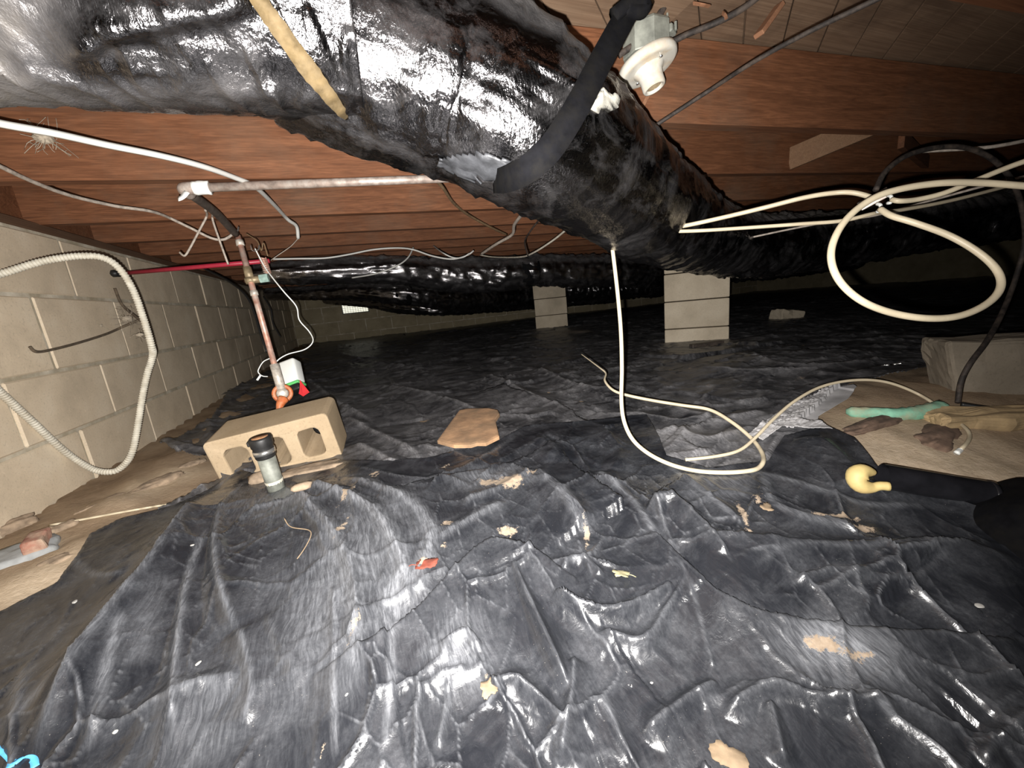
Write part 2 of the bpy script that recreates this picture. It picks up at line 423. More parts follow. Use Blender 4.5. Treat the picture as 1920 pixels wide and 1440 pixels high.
MT['leaf_red'] = simple('red_brown_leaf', (.15, .035, .02), .8, var=.3, scale=60)
MT['leaf_green'] = simple('pale_olive_leaf', (.27, .245, .14), .8, var=.25, scale=60)
MT['tanpaper'] = simple('tan_scrap', (.22, .16, .10), .9, var=.2, scale=60)
MT['paper'] = simple('white_flake', (.35, .34, .32), .8, var=.1, scale=60)
MT['blue'] = simple('light_blue_paint', (.10, .42, .78), .6, var=.2, scale=60)
MT['web'] = simple('dusty_cobweb', (.36, .31, .24), .95, var=.3, scale=120)
MT['root'] = simple('dark_root', (.10, .075, .05), .95, var=.4, scale=80)
def _vent():
    t = NT('daylight_through_vent')
    return t.set(col=(.8, .8, .7), ecol=(1.0, .97, .80), estr=.95)
MT['daylight'] = _vent()
# ------------------------------------------------------------------ the ground
_gp = np.array([(-.92, .9, -.45), (-.92, 1.5, -.435), (-.92, 2.2, -.435), (-.92, 3.8, -.42), (-.92, 6.7, -.36), (1, 6.8, -.385), (3, 6.8, -.385), (6, 6.8, -.42), (9, 6.8, -.42),
    (1.95, 2.2, -.42), (1.9, 4.2, -.39), (1.45, .6, -.375), (2.5, 1, -.41), (4, 1.5, -.42), (9, 1, -.42), (-.3, 1.25, -.452), (.5, 1.6, -.42), (.35, .95, -.440), (1.0, 1.0, -.42),
    (-.2, .95, -.452), (.1, .55, -.53), (-.35, .75, -.49), (.25, .3, -.585), (-.5, .5, -.54), (.65, .45, -.475), (1.0, .4, -.43), (1.5, .15, -.45), (.7, .15, -.55), (-.9, .4, -.52), (0, 0, -.62), (0, -.6, -.64), (-.9, -.6, -.6), (1.5, -.6, -.6)])
def _tps(d): return np.where(d > 1e-9, d * d * np.log(d + 1e-12), 0)
_D = np.hypot(_gp[:, None, 0] - _gp[None, :, 0], _gp[:, None, 1] - _gp[None, :, 1])
_A = np.zeros((len(_gp) + 3,) * 2); _A[:len(_gp), :len(_gp)] = _tps(_D) + np.eye(len(_gp)) * .01
_A[:len(_gp), -3] = 1; _A[:len(_gp), -2:] = _gp[:, :2]; _A[-3:, :len(_gp)] = _A[:len(_gp), -3:].T
_wt = np.linalg.solve(_A, np.concatenate([_gp[:, 2], np.zeros(3)]))
def ground(x, y):
    x = np.asarray(x, float); y = np.asarray(y, float)
    z = _wt[-3] + _wt[-2] * x + _wt[-1] * y
    for k in range(len(_gp)): z = z + _wt[k] * _tps(np.hypot(x - _gp[k, 0], y - _gp[k, 1]))
    return np.clip(z, -.66, -.33)
def gp(px, py, up=0.0):
    """the ground point seen at a pixel"""
    w = ray(px, py); z = -.43
    for _ in range(25):
        p = w * (z / w[2]); z = .5 * z + .5 * (float(ground(p[0], p[1])) + up)
    return w * (z / w[2])

def inside(X, Y, poly):
    poly = np.asarray(poly); c = np.zeros(X.shape, bool); n = len(poly)
    for i in range(n):
        x1, y1 = poly[i]; x2, y2 = poly[(i + 1) % n]
        if y1 == y2: continue
        m = ((y1 > Y) != (y2 > Y)) & (X < (x2 - x1) * (Y - y1) / (y2 - y1) + x1)
        c ^= m
    return c
def seg_dist(X, Y, P, closed=False):
    """distance to a polyline, side (sign) and how far along (0..1)"""
    P = np.asarray(P); best = np.full(X.shape, 99.0); sg = np.zeros(X.shape); tt = np.zeros(X.shape)
    Q = np.vstack([P, P[:1]]) if closed else P
    L = np.linalg.norm(np.diff(Q, axis=0), axis=1); T = np.concatenate([[0], np.cumsum(L)])
    for i in range(len(Q) - 1):
        a = Q[i]; d = Q[i + 1] - a; l2 = d @ d + 1e-12
        t = np.clip(((X - a[0]) * d[0] + (Y - a[1]) * d[1]) / l2, 0, 1)
        ex = X - a[0] - t * d[0]; ey = Y - a[1] - t * d[1]; r = np.hypot(ex, ey); m = r < best
        best = np.where(m, r, best); sg = np.where(m, np.sign(d[0] * ey - d[1] * ex), sg); tt = np.where(m, (T[i] + t * L[i]) / T[-1], tt)
    return best, sg, tt
def gpoly(pts): return np.array([gp(*p)[:2] for p in pts])

def polar(cx, cy, r0, r1, nr, a0, a1, na):
    r = np.geomspace(r0, r1, nr); a = np.radians(np.linspace(a0, a1, na))
    X = cx + r[:, None] * np.sin(a)[None]; Y = cy + r[:, None] * np.cos(a)[None]
    i = np.arange(nr - 1)[:, None] * na + np.arange(na - 1)[None]
    F = np.stack([i, i + na, i + na + 1, i + 1], -1).reshape(-1, 4)
    return X.ravel(), Y.ravel(), F[:, ::-1]
def cut(X, Y, Z, F, keep, attrs, edges=()):
    fk = keep[F].any(1) if len(edges) else keep[F].all(1); F = F[fk]
    if len(edges):
        # pull the outermost vertices onto the drawn outline so the border runs clean
        X = X.copy(); Y = Y.copy(); out = np.unique(F); out = out[~keep[out]]
        bd = np.full(len(out), 9.0); nx = X[out].copy(); ny = Y[out].copy(); ox, oy = X[out], Y[out]
        for P, closed in edges:
            Q = np.vstack([P, P[:1]]) if closed else np.asarray(P)
            for i in range(len(Q) - 1):
                a = Q[i]; d = Q[i + 1] - a; t = np.clip(((ox - a[0]) * d[0] + (oy - a[1]) * d[1]) / (d @ d + 1e-12), 0, 1)
                ex = a[0] + t * d[0]; ey = a[1] + t * d[1]; r = np.hypot(ex - ox, ey - oy); m = r < bd
                bd = np.where(m, r, bd); nx = np.where(m, ex, nx); ny = np.where(m, ey, ny)
        ok = bd < .05; X[out[ok]] = nx[ok]; Y[out[ok]] = ny[ok]
        bad = np.zeros(len(X), bool); bad[out[~ok]] = True; F = F[~bad[F].any(1)]
    u = np.unique(F); m = np.full(len(X), -1); m[u] = np.arange(len(u))
    return np.stack([X, Y, Z], 1)[u], m[F], {k: v[u] for k, v in attrs.items()}

ROOM = (-.92, 9.0, -1.2, 6.8)
def in_room(X, Y): return (X > ROOM[0] - .02) & (X < ROOM[1] + .02) & (Y < ROOM[3] + .02) & (Y > ROOM[2])

DIRT_R = gpoly([(1490, 812), (1555, 745), (1600, 722), (1700, 706), (1770, 690), (2100, 700), (2100, 985), (1860, 940), (1650, 895), (1600, 840), (1560, 822)])
DIRT_L = [(-.93, 7.0)] + [tuple(q) for q in gpoly([(575, 655), (520, 690), (432, 735), (398, 790), (335, 828), (300, 838), (325, 855), (395, 862), (420, 905), (300, 965)])] + [(-.45, .3), (-.93, -1.3)]
FRONT = list(map(tuple, gpoly([(0, 1164), (60, 1133), (112, 1108), (150, 1058), (172, 1012), (225, 985), (330, 957), (395, 930), (455, 892), (520, 910), (580, 892), (640, 870), (720, 874), (800, 869), (925, 840), (985, 808), (1100, 797), (1212, 787), (1236, 830), (1250, 865), (1330, 892), (1440, 878), (1470, 830), (1550, 812), (1600, 835), (1645, 892), (1710, 928), (1800, 955), (1870, 980), (1990, 1010)]))) + [(1.9, -.1), (1.2, -1.0), (-.9, -1.0), (-.9, .15)]
FRONT = np.array(FRONT); DIRT_L = np.array(DIRT_L)

# dirt floor
X, Y, F = polar(.1, -1.3, .1, 13.5, 330, -90, 90, 420)
Z = ground(X, Y) - .012 + (fbm(X * 14, Y * 14, 3) - .5) * .02 + (fbm(X * 60, Y * 60, 8, 3) - .5) * .006
dl = X - (-.92)
Z = Z + .03 * np.exp(-((dl - .22) / .09) ** 2) * np.clip(fbm(X * 9, Y * 9, 21) * 2 - .4, 0, 1) * (Y > .75)
Z = Z + .02 * inside(X, Y, DIRT_R) * (fbm(X * 7, Y * 7, 31) - .3)
sand = np.zeros_like(X)
for q, r in [((1650, 850), .18), ((1800, 870), .18), ((1900, 900), .2), ((60, 1110), .14), ((20, 1130), .14), ((250, 925), .09), ((330, 890), .08)]:
    p = gp(*q); sand = np.maximum(sand, np.exp(-((X - p[0]) ** 2 + (Y - p[1]) ** 2) / r ** 2) * .95)
V, F, at = cut(X, Y, Z, F, in_room(X, Y), dict(sand=sand)); DIRT_V = V
fl = tag(part('floor', (V, F), MT['dirt'], attrs=at), 'bare sandy brown dirt floor showing beside the wall and plastic', kind='structure')

# ------------------------------------------------------------------ the plastic sheets
FOLDS = [None]
def fold(X, Y, Z, dust, pts, h, w, w2=None, dw=.0, dwid=.012, ground_pts=True, ends=True):
    """ridge of height h along a line; w, w2 = reach on the two sides; dw = dust or painted glint on its crest"""
    P = gpoly(pts) if ground_pts else np.asarray(pts)
    if len(P) > 2: P = spline(P, len(P) * 5)
    m = max(w, w2 or 0) * 5
    bb = (X > P[:, 0].min() - m) & (X < P[:, 0].max() + m) & (Y > P[:, 1].min() - m) & (Y < P[:, 1].max() + m)
    if not bb.any(): return
    d, s, t = seg_dist(X[bb], Y[bb], P)
    ww = np.where(s > 0, w, w2 or w)
    e = np.clip(np.minimum(t, 1 - t) * 6, 0, 1) if ends else 1.0
    e = e * e * (3 - 2 * e) if ends else 1.0
    Zf = FOLDS[0]; Zf[bb] = np.maximum(Zf[bb], h * e * np.exp(-(np.sqrt(d * d + (ww * .06) ** 2) - ww * .06) / ww))
    if dw: dust[bb] = np.maximum(dust[bb], dw * e * np.exp(-(d / dwid) ** 2))
def blobs(X, Y, lst):
    s = np.zeros_like(X)
    for (px, py, rx, ry, k) in lst:
        p = gp(px, py); a = gp(px + rx, py); b = gp(px, py - ry)
        r1 = np.linalg.norm((a - p)[:2]); r2 = np.linalg.norm((b - p)[:2])
        u = (a - p)[:2] / r1; dx = X - p[0]; dy = Y - p[1]
        s = np.maximum(s, k * np.exp(-(((dx * u[0] + dy * u[1]) / r1) ** 2 + ((-dx * u[1] + dy * u[0]) / r2) ** 2)))
    return s

# far sheet
X, Y, F = polar(.1, -.6, .5, 11.5, 620, -62, 88, 800)
Z = ground(X, Y); FOLDS[0] = np.zeros_like(X)
amp = .35 + .9 * fbm(X * 2.1, Y * 2.1, 5)
f1 = facets(X * 4.2 + .8 * fbm(X * 3, Y * 3, 1), Y * 5.5 + .8 * fbm(X * 3, Y * 3, 2), 3)
f2 = facets(X * 11 + fbm(X * 6, Y * 6, 4), Y * 13, 13)
Z = Z + amp * (.024 * (f1 - f1.mean()) + .010 * (f2 - f2.mean())) + (fbm(X * 5, Y * 5, 40) - .47) * .012
dust = np.clip(fbm(X * 6, Y * 6, 77) * 1.5 - .6, 0, 1) * .5
rg = 1 - np.abs(2 * vnoise(X * 6 + 2 * fbm(X * 4, Y * 4, 6), Y * 9 + 2 * fbm(X * 4, Y * 4, 7), 9) - 1)
dust += .55 * np.clip((rg - .86) * 7, 0, 1) * np.clip(fbm(X * 3, Y * 3, 51) * 2 - .5, 0, 1)
for a in [[(660, 830), (720, 862), (780, 900), (840, 880)], [(640, 780), (740, 830), (800, 868)], [(700, 720), (800, 740), (900, 775), (960, 790)], [(1000, 690), (1100, 730), (1200, 720)],
          [(1250, 760), (1350, 790), (1450, 770)], [(560, 700), (640, 760), (720, 800)], [(900, 700), (1040, 760), (1100, 770)], [(1300, 690), (1420, 700), (1560, 690)], [(620, 660), (760, 690), (860, 680)], [(1240, 800), (1330, 830), (1430, 800)], [(1380, 660), (1500, 690), (1700, 670)]]:
    fold(X, Y, Z, dust, a, .018, .035, None, .55, .012)
fold(X, Y, Z, dust, [(305, 838), (360, 850), (430, 845)], .03, .03, None, .2)
fold(X, Y, Z, dust, [(395, 790), (400, 830), (430, 880)], .02, .03, None, .2)
Z = Z + FOLDS[0]
for sc_, hh, sd, wd in ((5.0, .010, 171, .07), (11, .005, 173, .08)):
    q1, q2 = worley(X * sc_ + .8 * fbm(X * 4, Y * 4, sd + 1), Y * sc_ * 1.25 + .8 * fbm(X * 4, Y * 4, sd + 2), sd); e = q2 - q1
    msk = np.clip(fbm(X * 3, Y * 3, sd + 3) * 3 - .95, 0, 1)
    Z = Z + hh * np.exp(-e / wd) * msk; dust = np.maximum(dust, .6 * np.exp(-(e / (wd * .5)) ** 2) * msk)
sand = blobs(X, Y, [(1080, 622, 60, 4, .62), (1290, 690, 20, 5, .5), (1330, 725, 14, 5, .5), (1500, 705, 18, 5, .55), (1310, 738, 8, 4, .5), (1210, 660, 40, 4, .35), (640, 740, 30, 10, .3)])
keep = in_room(X, Y) & ~inside(X, Y, DIRT_L) & ~inside(X, Y, DIRT_R)
bd = np.minimum(seg_dist(X, Y, DIRT_R, True)[0], seg_dist(X, Y, DIRT_L[1:-2])[0])
Z = Z + .018 * np.exp(-bd / .03)
# pressed flat where the front sheet lies over it
fd = seg_dist(X, Y, FRONT, True)[0]; ins = inside(X, Y, FRONT)
Z = np.where(ins, ground(X, Y) - .002 + (Z - ground(X, Y)) * np.exp(-fd / .05) - .03 * np.clip(fd / .1, 0, 1), Z)
V, F2, at = cut(X, Y, Z, F, keep & ~(ins & (fd > .25)), dict(dust=np.clip(dust, 0, 1), sand=sand), [(DIRT_R, True), (DIRT_L[1:-2], False)])
FAR_V = V
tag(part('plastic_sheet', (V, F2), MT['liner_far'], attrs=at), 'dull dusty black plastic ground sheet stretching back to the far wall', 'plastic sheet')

# front sheet
X, Y, F = polar(.1, -.55, .35, 2.6, 560, -70, 85, 1000)
Z = ground(X, Y) + .012; FOLDS[0] = np.zeros_like(X)
dust = np.zeros_like(X)  # holds real dust and the painted crease glints
R = lambda pts, h, w, w2=None, dw=0., dwid=.012: fold(X, Y, Z, dust, pts, h, w, w2, dw, dwid)
# long folds running down from the tied corner by the pipe stub
R([(462, 880), (390, 950), (310, 1075), (190, 1240), (100, 1390), (60, 1500)], .055, .045, .03, .55, .008)
R([(475, 900), (425, 960), (408, 1040), (420, 1120), (460, 1230)], .022, .018, None, .6, .006)
R([(400, 1000), (362, 1090), (340, 1220), (335, 1330), (336, 1470)], .018, .018, .012, .6, .006)
R([(250, 1180), (215, 1280), (170, 1440)], .014, .014, None, .5, .007)
R([(325, 1100), (280, 1200), (262, 1290)], .010, .03, None, .2, .02)
R([(30, 1380), (80, 1330), (165, 1245)], .012, .02, None, .4, .01)
R([(120, 1040), (180, 1090), (260, 1085)], .018, .03, None, .35, .008)
R([(520, 912), (575, 955), (632, 1020), (668, 1110), (672, 1250), (650, 1420)], .022, .022, None, .7, .018)
R([(630, 1090), (632, 1240), (634, 1470)], .010, .012, None, .6, .005)
R([(560, 915), (690, 965), (745, 1040), (765, 1110), (775, 1190)], .026, .022, .030, .9, .020)
R([(640, 900), (760, 950), (810, 1010), (790, 1090), (776, 1180)], .018, .03, None, .75, .018)
R([(500, 1160), (545, 1250), (560, 1320)], .008, .02, None, .3, .012)
R([(742, 1180), (740, 1300), (725, 1450)], .012, .014, None, .5, .006)
R([(450, 1180), (478, 1300), (455, 1400)], .014, .02, None, .5, .006)
R([(330, 1330), (400, 1300), (460, 1285)], .014, .02, None, .4, .01)
# overlapping lips: gentle in front, steep behind
R([(560, 1300), (700, 1240), (775, 1180), (830, 1122), (900, 1055), (935, 1042), (1000, 1060), (1050, 1088), (1108, 1108)], .030, .006, .10, .15, .006)
R([(772, 1262), (850, 1218), (882, 1211), (904, 1230), (910, 1255)], .020, .004, .05, .4, .008)
R([(1195, 985), (1250, 1050), (1330, 1130), (1380, 1162), (1440, 1186), (1600, 1206), (1760, 1216), (1840, 1226), (1960, 1208)], .030, .005, .09, .2, .006)
R([(1250, 1010), (1340, 1032), (1480, 1050), (1640, 1058), (1800, 1050), (1960, 1075)], .034, .02, .10, .1, .01)
R_glint = lambda pts, h, w, w2=None, dw=.22, dwid=.004: R(pts, h * 1.45, w * .68, w2 and w2 * .8, dw, dwid)
# shiny creases: sharp ridges, their glints painted as thin pale lines
R_glint([(955, 1055), (990, 1140), (1035, 1240), (1085, 1350)], .022, .02)
R_glint([(1050, 1090), (1085, 1060), (1140, 1100)], .012, .02)
R_glint([(1200, 990), (1245, 968), (1290, 990), (1345, 1045), (1380, 1100)], .026, .02, .05)
R_glint([(1292, 1105), (1250, 1165), (1205, 1222), (1110, 1205)], .018, .022)
R_glint([(1020, 1130), (1140, 1172), (1288, 1108)], .022, .02)
R_glint([(1290, 1108), (1330, 1240), (1340, 1290)], .012, .015)
R_glint([(1455, 1132), (1560, 1098), (1690, 1116), (1790, 1052)], .020, .02, .03)
R_glint([(1400, 1100), (1490, 1058), (1620, 1066), (1750, 1050)], .014, .02)
R_glint([(1690, 1258), (1760, 1276), (1830, 1298), (1880, 1288), (1950, 1312)], .018, .02)
R_glint([(1340, 1372), (1440, 1316), (1560, 1345), (1720, 1352)], .018, .02)
R_glint([(1940, 1350), (1870, 1410), (1830, 1460)], .016, .03)
R_glint([(1440, 1330), (1455, 1400), (1470, 1470)], .016, .02)
R_glint([(900, 1330), (960, 1300), (1010, 1330), (1080, 1400)], .018, .02)
R_glint([(1080, 1240), (1075, 1330), (1050, 1460)], .018, .02)
R_glint([(770, 1330), (830, 1290), (890, 1270)], .012, .02)
R_glint([(820, 1440), (840, 1340), (850, 1240)], .010, .015, None, .4, .006)
R_glint([(1360, 1290), (1290, 1330), (1200, 1400)], .014, .02)
# folds round the small mound in the middle
R([(640, 876), (760, 905), (860, 890), (985, 815)], .016, .02, .03, .3, .008)
R([(985, 822), (1040, 850), (1020, 880)], .018, .03)
R([(1120, 800), (1160, 850), (1150, 900)], .018, .03)
R([(1000, 890), (1035, 930), (1080, 990), (1110, 1020)], .020, .03, None, .4, .008)
R([(1110, 885), (1180, 950), (1240, 1040)], .020, .03, None, .45, .007)
R([(860, 960), (940, 930), (1010, 890)], .018, .03, None, .4, .012)
R([(800, 1040), (880, 990), (960, 950)], .014, .03, None, .5, .012)
R([(1080, 1010), (1110, 1060), (1180, 1080)], .010, .02)
R([(1240, 870), (1330, 950), (1400, 1010)], .018, .02, None, .4, .008)
R([(1430, 890), (1450, 960), (1560, 1000), (1640, 1020)], .016, .02, None, .4, .01)
R([(1470, 835), (1540, 850), (1600, 900), (1640, 960)], .055, .05, .05, .1)
R([(1330, 900), (1430, 900), (1530, 930), (1620, 960), (1760, 960)], .016, .02, None, .4, .008)
# random crumple
fd = seg_dist(X, Y, FRONT[:-4])[0]
near_edge = np.clip(fd / .16, .12, 1)
Z = Z + FOLDS[0] * near_edge
amp = np.clip(fbm(X * 4, Y * 4, 60) * 2.2 - .45, .05, 1)
rgt = np.clip((X + .12) / .12, .25, 1)
fa = facets(X * 6 + .5 * fbm(X * 4, Y * 4, 61), Y * 6 + .5 * fbm(X * 4, Y * 4, 62), 63)
fb = facets(X * 19 + fbm(X * 9, Y * 9, 64), Y * 19, 65)
Z = Z + near_edge * amp * rgt * (.030 * (fa - fa.mean()) + .0065 * (fb - fb.mean())) + (fbm(X * 8, Y * 8, 66) - .5) * .010
Z = np.where(True, Z, Z)
dust = np.maximum(dust, .12 * np.clip(fbm(X * 3.1 + 5, Y * 3.1, 67) * 2 - .75, 0, 1))
for sc_, hh, sd, wd in ((7.5, .0105, 71, .05), (17, .0042, 73, .06)):
    wx = X * sc_ + .7 * fbm(X * 5, Y * 5, sd + 1); wy = Y * sc_ * .8 + .7 * fbm(X * 5, Y * 5, sd + 2)
    q1, q2 = worley(wx, wy, sd); e = q2 - q1
    msk = np.clip(fbm(X * 5, Y * 5, sd + 3) * 3 - .72, 0, 1) * near_edge
    cr_ = np.exp(-e / wd) * msk
    Z = Z + hh * cr_
    dust = np.maximum(dust, .5 * np.exp(-(e / (wd * .45)) ** 2) * msk)
dust = np.maximum(dust, blobs(X, Y, [(1570, 1245, 110, 50, .9), (860, 1240, 60, 70, .55), (660, 1080, 110, 120, .55), (740, 1130, 40, 70, .75), (930, 905, 70, 20, .7), (520, 945, 90, 25, .55), (400, 1350, 90, 80, .35), (1350, 920, 60, 30, .4)]))
sand = blobs(X, Y, [(955, 918, 34, 16, .95), (915, 915, 26, 10, .8), (1000, 905, 16, 8, .7), (955, 1010, 26, 12, .8), (985, 1038, 24, 10, .8), (840, 996, 16, 11, .75), (800, 1075, 22, 9, .8), (835, 1040, 10, 10, .6),
    (1100, 1012, 9, 28, .75), (1393, 985, 10, 40, .75), (1420, 955, 14, 12, .6), (1560, 985, 60, 8, .8), (1620, 1005, 50, 9, .7), (1545, 1240, 50, 18, .78), (1600, 1260, 50, 14, .7), (655, 945, 10, 22, .7), (645, 1005, 8, 30, .65), (672, 1210, 7, 50, .68), (610, 1430, 8, 30, .6),
    (705, 900, 16, 8, .65), (835, 880, 12, 6, .6), (1440, 948, 50, 6, .5), (1640, 905, 30, 8, .6), (1440, 1420, 20, 16, .3), (918, 1290, 12, 8, .5), (1180, 1290, 14, 20, .45), (1870, 965, 70, 10, .55)])
ins = inside(X, Y, FRONT); fd = seg_dist(X, Y, FRONT, True)[0]
Z = Z + .006 * np.exp(-fd / .018)
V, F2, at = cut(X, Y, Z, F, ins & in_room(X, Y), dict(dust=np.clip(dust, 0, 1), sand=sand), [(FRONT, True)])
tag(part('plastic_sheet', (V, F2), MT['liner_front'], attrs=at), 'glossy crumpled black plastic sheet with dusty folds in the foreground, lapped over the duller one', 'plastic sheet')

# height map of everything underfoot, to rest things on
GX0, GY0, GS = -1.0, -1.0, .0075
HG = np.full((900, 900), -9.0)
for vv in (DIRT_V, FAR_V, V):
    i = ((vv[:, 0] - GX0) / GS).astype(int); j = ((vv[:, 1] - GY0) / GS).astype(int)
    m = (i >= 0) & (i < 900) & (j >= 0) & (j < 900); np.maximum.at(HG, (i[m], j[m]), vv[m, 2])
def top(x, y):
    x = np.atleast_1d(x); y = np.atleast_1d(y)
    i = np.clip(((x - GX0) / GS).astype(int), 0, 899); j = np.clip(((y - GY0) / GS).astype(int), 0, 899)
    h = HG[i, j]; return np.where(h < -5, ground(x, y), h)
def hit(px, py, up=0.0):
    """first point of the ground seen along a pixel's ray"""
    w = ray(px, py); d = np.arange(.3, 7, .004); P = w[None] * d[:, None]
    k = np.nonzero(P[:, 2] < top(P[:, 0], P[:, 1]) + up)[0]
    return P[k[0]] if len(k) else P[-1]
def on_sheet(px, py, up=0.0): return hit(px, py, up)
def settle(C, r, lo=True, hi=True):
    """slide points along their line of sight until they clear the ground and the joists"""
    C = np.array(C, float)
    for q in range(len(C)):
        p = C[q]
        if p[0] < -.918 + r: p = p * ((-.918 + r) / p[0])
        if hi and p[2] > .398 - r: p = p * ((.398 - r) / p[2])
        if lo and p[2] < -.2:
            for _ in range(160):
                if p[2] >= top(p[0], p[1])[0] + r * .8: break
                p = p * .994
        C[q] = p
    if lo and len(C) > 8:
        S_ = C.copy()
        for _ in range(2): S_[1:-1] = (S_[:-2] + 2 * S_[1:-1] + S_[2:]) / 4
        C = S_
    return C
# ------------------------------------------------------------------ room shell
XL, YB, ZJ, ZS = -.92, 6.8, .400, .592       # left wall face, back wall face, joist undersides, subfloor underside
COURSES = [(-.675, -.475), (-.475, -.277), (-.277, -.079), (-.079, .16), (.16, .365)]
K0 = 1.688; KL = .4405                        # first head joint on the left wall, block pitch there
def wall_blocks(root, along, start, end, pitch, face, facing, off0, seed, mat, zs=COURSES, jit=.003):
    """facing 'x': wall face at x=face, blocks run in y; 'y': face at y=face, blocks run in x"""
    rr = random.Random(seed); cache = {}
    for ci, (z0, z1) in enumerate(zs):
        o = off0 + (0 if ci % 2 == 1 else pitch / 2)
        k = math.floor((start - o) / pitch)
        while o + k * pitch < end:
            a = max(start, o + k * pitch); b = min(end, o + (k + 1) * pitch); k += 1
            if b - a < .03: continue
            L = round(b - a - .011, 3); H = round(z1 - z0 - .011, 3)
            if (L, H) not in cache:
                sz = (.19, L, H) if facing == 'x' else (L, .19, H)
                Vb, Fb = bbox(sz, .004); cache[(L, H)] = mesh_from('concrete_block', Vb, Fb, mat, False)
            j = rr.uniform(-jit, jit)
            c = np.array([face - .095 + j, (a + b) / 2, (z0 + z1) / 2]) if facing == 'x' else np.array([(a + b) / 2, face + .095 - j, (z0 + z1) / 2])
            ob = link('concrete_block', cache[(L, H)], root, c - np.array(root.location))
            ob.rotation_euler = (rr.uniform(-.004, .004), rr.uniform(-.004, .004), rr.uniform(-.004, .004))
wl = tag(empty('wall_left', (XL, 2.8, -.475)), 'tan concrete block foundation wall with pale mortar joints on the left', kind='structure')
wall_blocks(wl, 'y', -1.2, YB, KL, XL, 'x', K0, 3, MT['block'])
part('mortar', xf(bbox((.17, YB + 1.2, 1.05)), None, (XL - .0895, (YB - 1.2) / 2, -.155)), MT['mortar'], wl, False)
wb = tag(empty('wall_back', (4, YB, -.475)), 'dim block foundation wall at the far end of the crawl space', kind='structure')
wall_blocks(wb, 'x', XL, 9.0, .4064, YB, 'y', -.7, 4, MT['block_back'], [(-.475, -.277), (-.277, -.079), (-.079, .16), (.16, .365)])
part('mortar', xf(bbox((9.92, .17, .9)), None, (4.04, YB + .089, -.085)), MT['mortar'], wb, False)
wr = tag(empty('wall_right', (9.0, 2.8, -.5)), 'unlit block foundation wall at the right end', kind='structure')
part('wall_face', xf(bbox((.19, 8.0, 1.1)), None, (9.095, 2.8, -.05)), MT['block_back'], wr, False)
tag(part('trim_1', xf(bbox((.14, YB + 1.2, .034), .002), None, (XL - .075, (YB - 1.2) / 2, .383)), MT['sill'], None, False), 'dark wooden sill plate along the top of the left wall', kind='structure')
tag(part('trim_2', xf(bbox((9.9, .14, .034), .002), None, (4.05, YB + .075, .383)), MT['sill'], None, False), 'dark wooden sill plate along the top of the far wall', kind='structure')

ce = tag(empty('ceiling', (2, 2, ZJ)), 'underside of the floor above: reddish joists under tan subfloor boards', kind='structure')
jm = mesh_from('joist', *bbox((10.0, .042, ZS - ZJ), .0025), MT['joist'], False)
jy = [.46, .948, 1.358, 1.805, 2.19, 2.56, 2.93, 3.31, 3.72, 4.13, 4.54, 4.95, 5.36, 5.77, 6.18, 6.58]
rr = random.Random(9)
JO = []
for y in jy:
    o = link('joist', jm, ce, np.array([4.0, y - .063 * 4.0, (ZS + ZJ) / 2]) - np.array(ce.location)); o.rotation_euler = (rr.uniform(-.012, .012), rr.uniform(-.0006, .0006), -.063 + rr.uniform(-.002, .002)); JO.append(o)
link('rim_joist', mesh_from('rim_joist', *bbox((.04, 8, .19), .002), MT['joist'], False), ce, np.array([XL - .06, 2.8, (ZS + ZJ) / 2]) - np.array(ce.location))
# diagonal subfloor boards where they can be seen, plain deck further back
d = np.array([.76, .65]); nrm = np.array([-d[1], d[0]])
for k in range(-36, 13):
    w = .092
    c0 = np.array([.8, .7]) + nrm * (k * (w + .0025))
    ts = []
    for (p, n_) in (((-.95, 0), (1, 0)), ((4.2, 0), (-1, 0)), ((0, -.1), (0, 1)), ((0, 1.9), (0, -1))):
        ts.append(((np.array(p) - c0) @ n_, np.array(n_) @ d))
    lo, hi = -9, 9
    for a, b in ts:
        if abs(b) < 1e-9: continue
        if b > 0: lo = max(lo, a / b)
        else: hi = min(hi, a / b)
    if hi - lo < .12: continue
    Vp, Fp = bbox((hi - lo, w, .018), .0015)
    o = link('subfloor_plank', mesh_from('subfloor_plank', Vp, Fp, MT['plank'], False), ce)
    mid = c0 + d * (lo + hi) / 2
    o.location = np.array([mid[0], mid[1], ZS + .010 + rr.uniform(0, .002)]) - np.array(ce.location); o.rotation_euler = (0, 0, math.atan2(d[1], d[0]))
part('subfloor_deck', xf(bbox((10.0, 8.1, .018)), None, (4.04, 2.8, ZS + .032)), MT['plank'], ce, False)
# a board across the bay that carries the lamp box, a lath, and cross bridging
def bar(name, a, b, w, h, mat, parent=None, up=(0, 0, 1), bev=.0015):
    a = np.asarray(a, float); b = np.asarray(b, float); R = frame_z(b - a, up)
    return part(name, xf(bbox((w, h, np.linalg.norm(b - a)), bev), R, (a + b) / 2), mat, parent, False)
LAMP = at_d(1214, 124, .86)
bar('mounting_board', (LAMP[0] + .01, .45, .572), (LAMP[0] + .01, .875, .572), .10, .034, MT['plank'], ce)
q = at_y(1213, 180, .885); q2 = at_y(1180, 243, .885)
bar('lath', q, q2, .018, .010, MT['stick'], ce)
q = at_y(1462, 10, .70); q2 = at_y(1422, 66, .70)
bar('lath', q, q2, .022, .010, MT['stick'], ce)
# cross bridging between the second and third joists on the right
bar('cross_bridging', at_y(1476, 300, 1.235), at_y(1700, 205, .97), .020, .085, MT['brace'], ce, (0, 0, 1))
bar('cross_bridging', at_y(1690, 262, .99) , at_y(1745, 312, 1.22), .020, .06, MT['joist'], ce, (0, 0, 1))

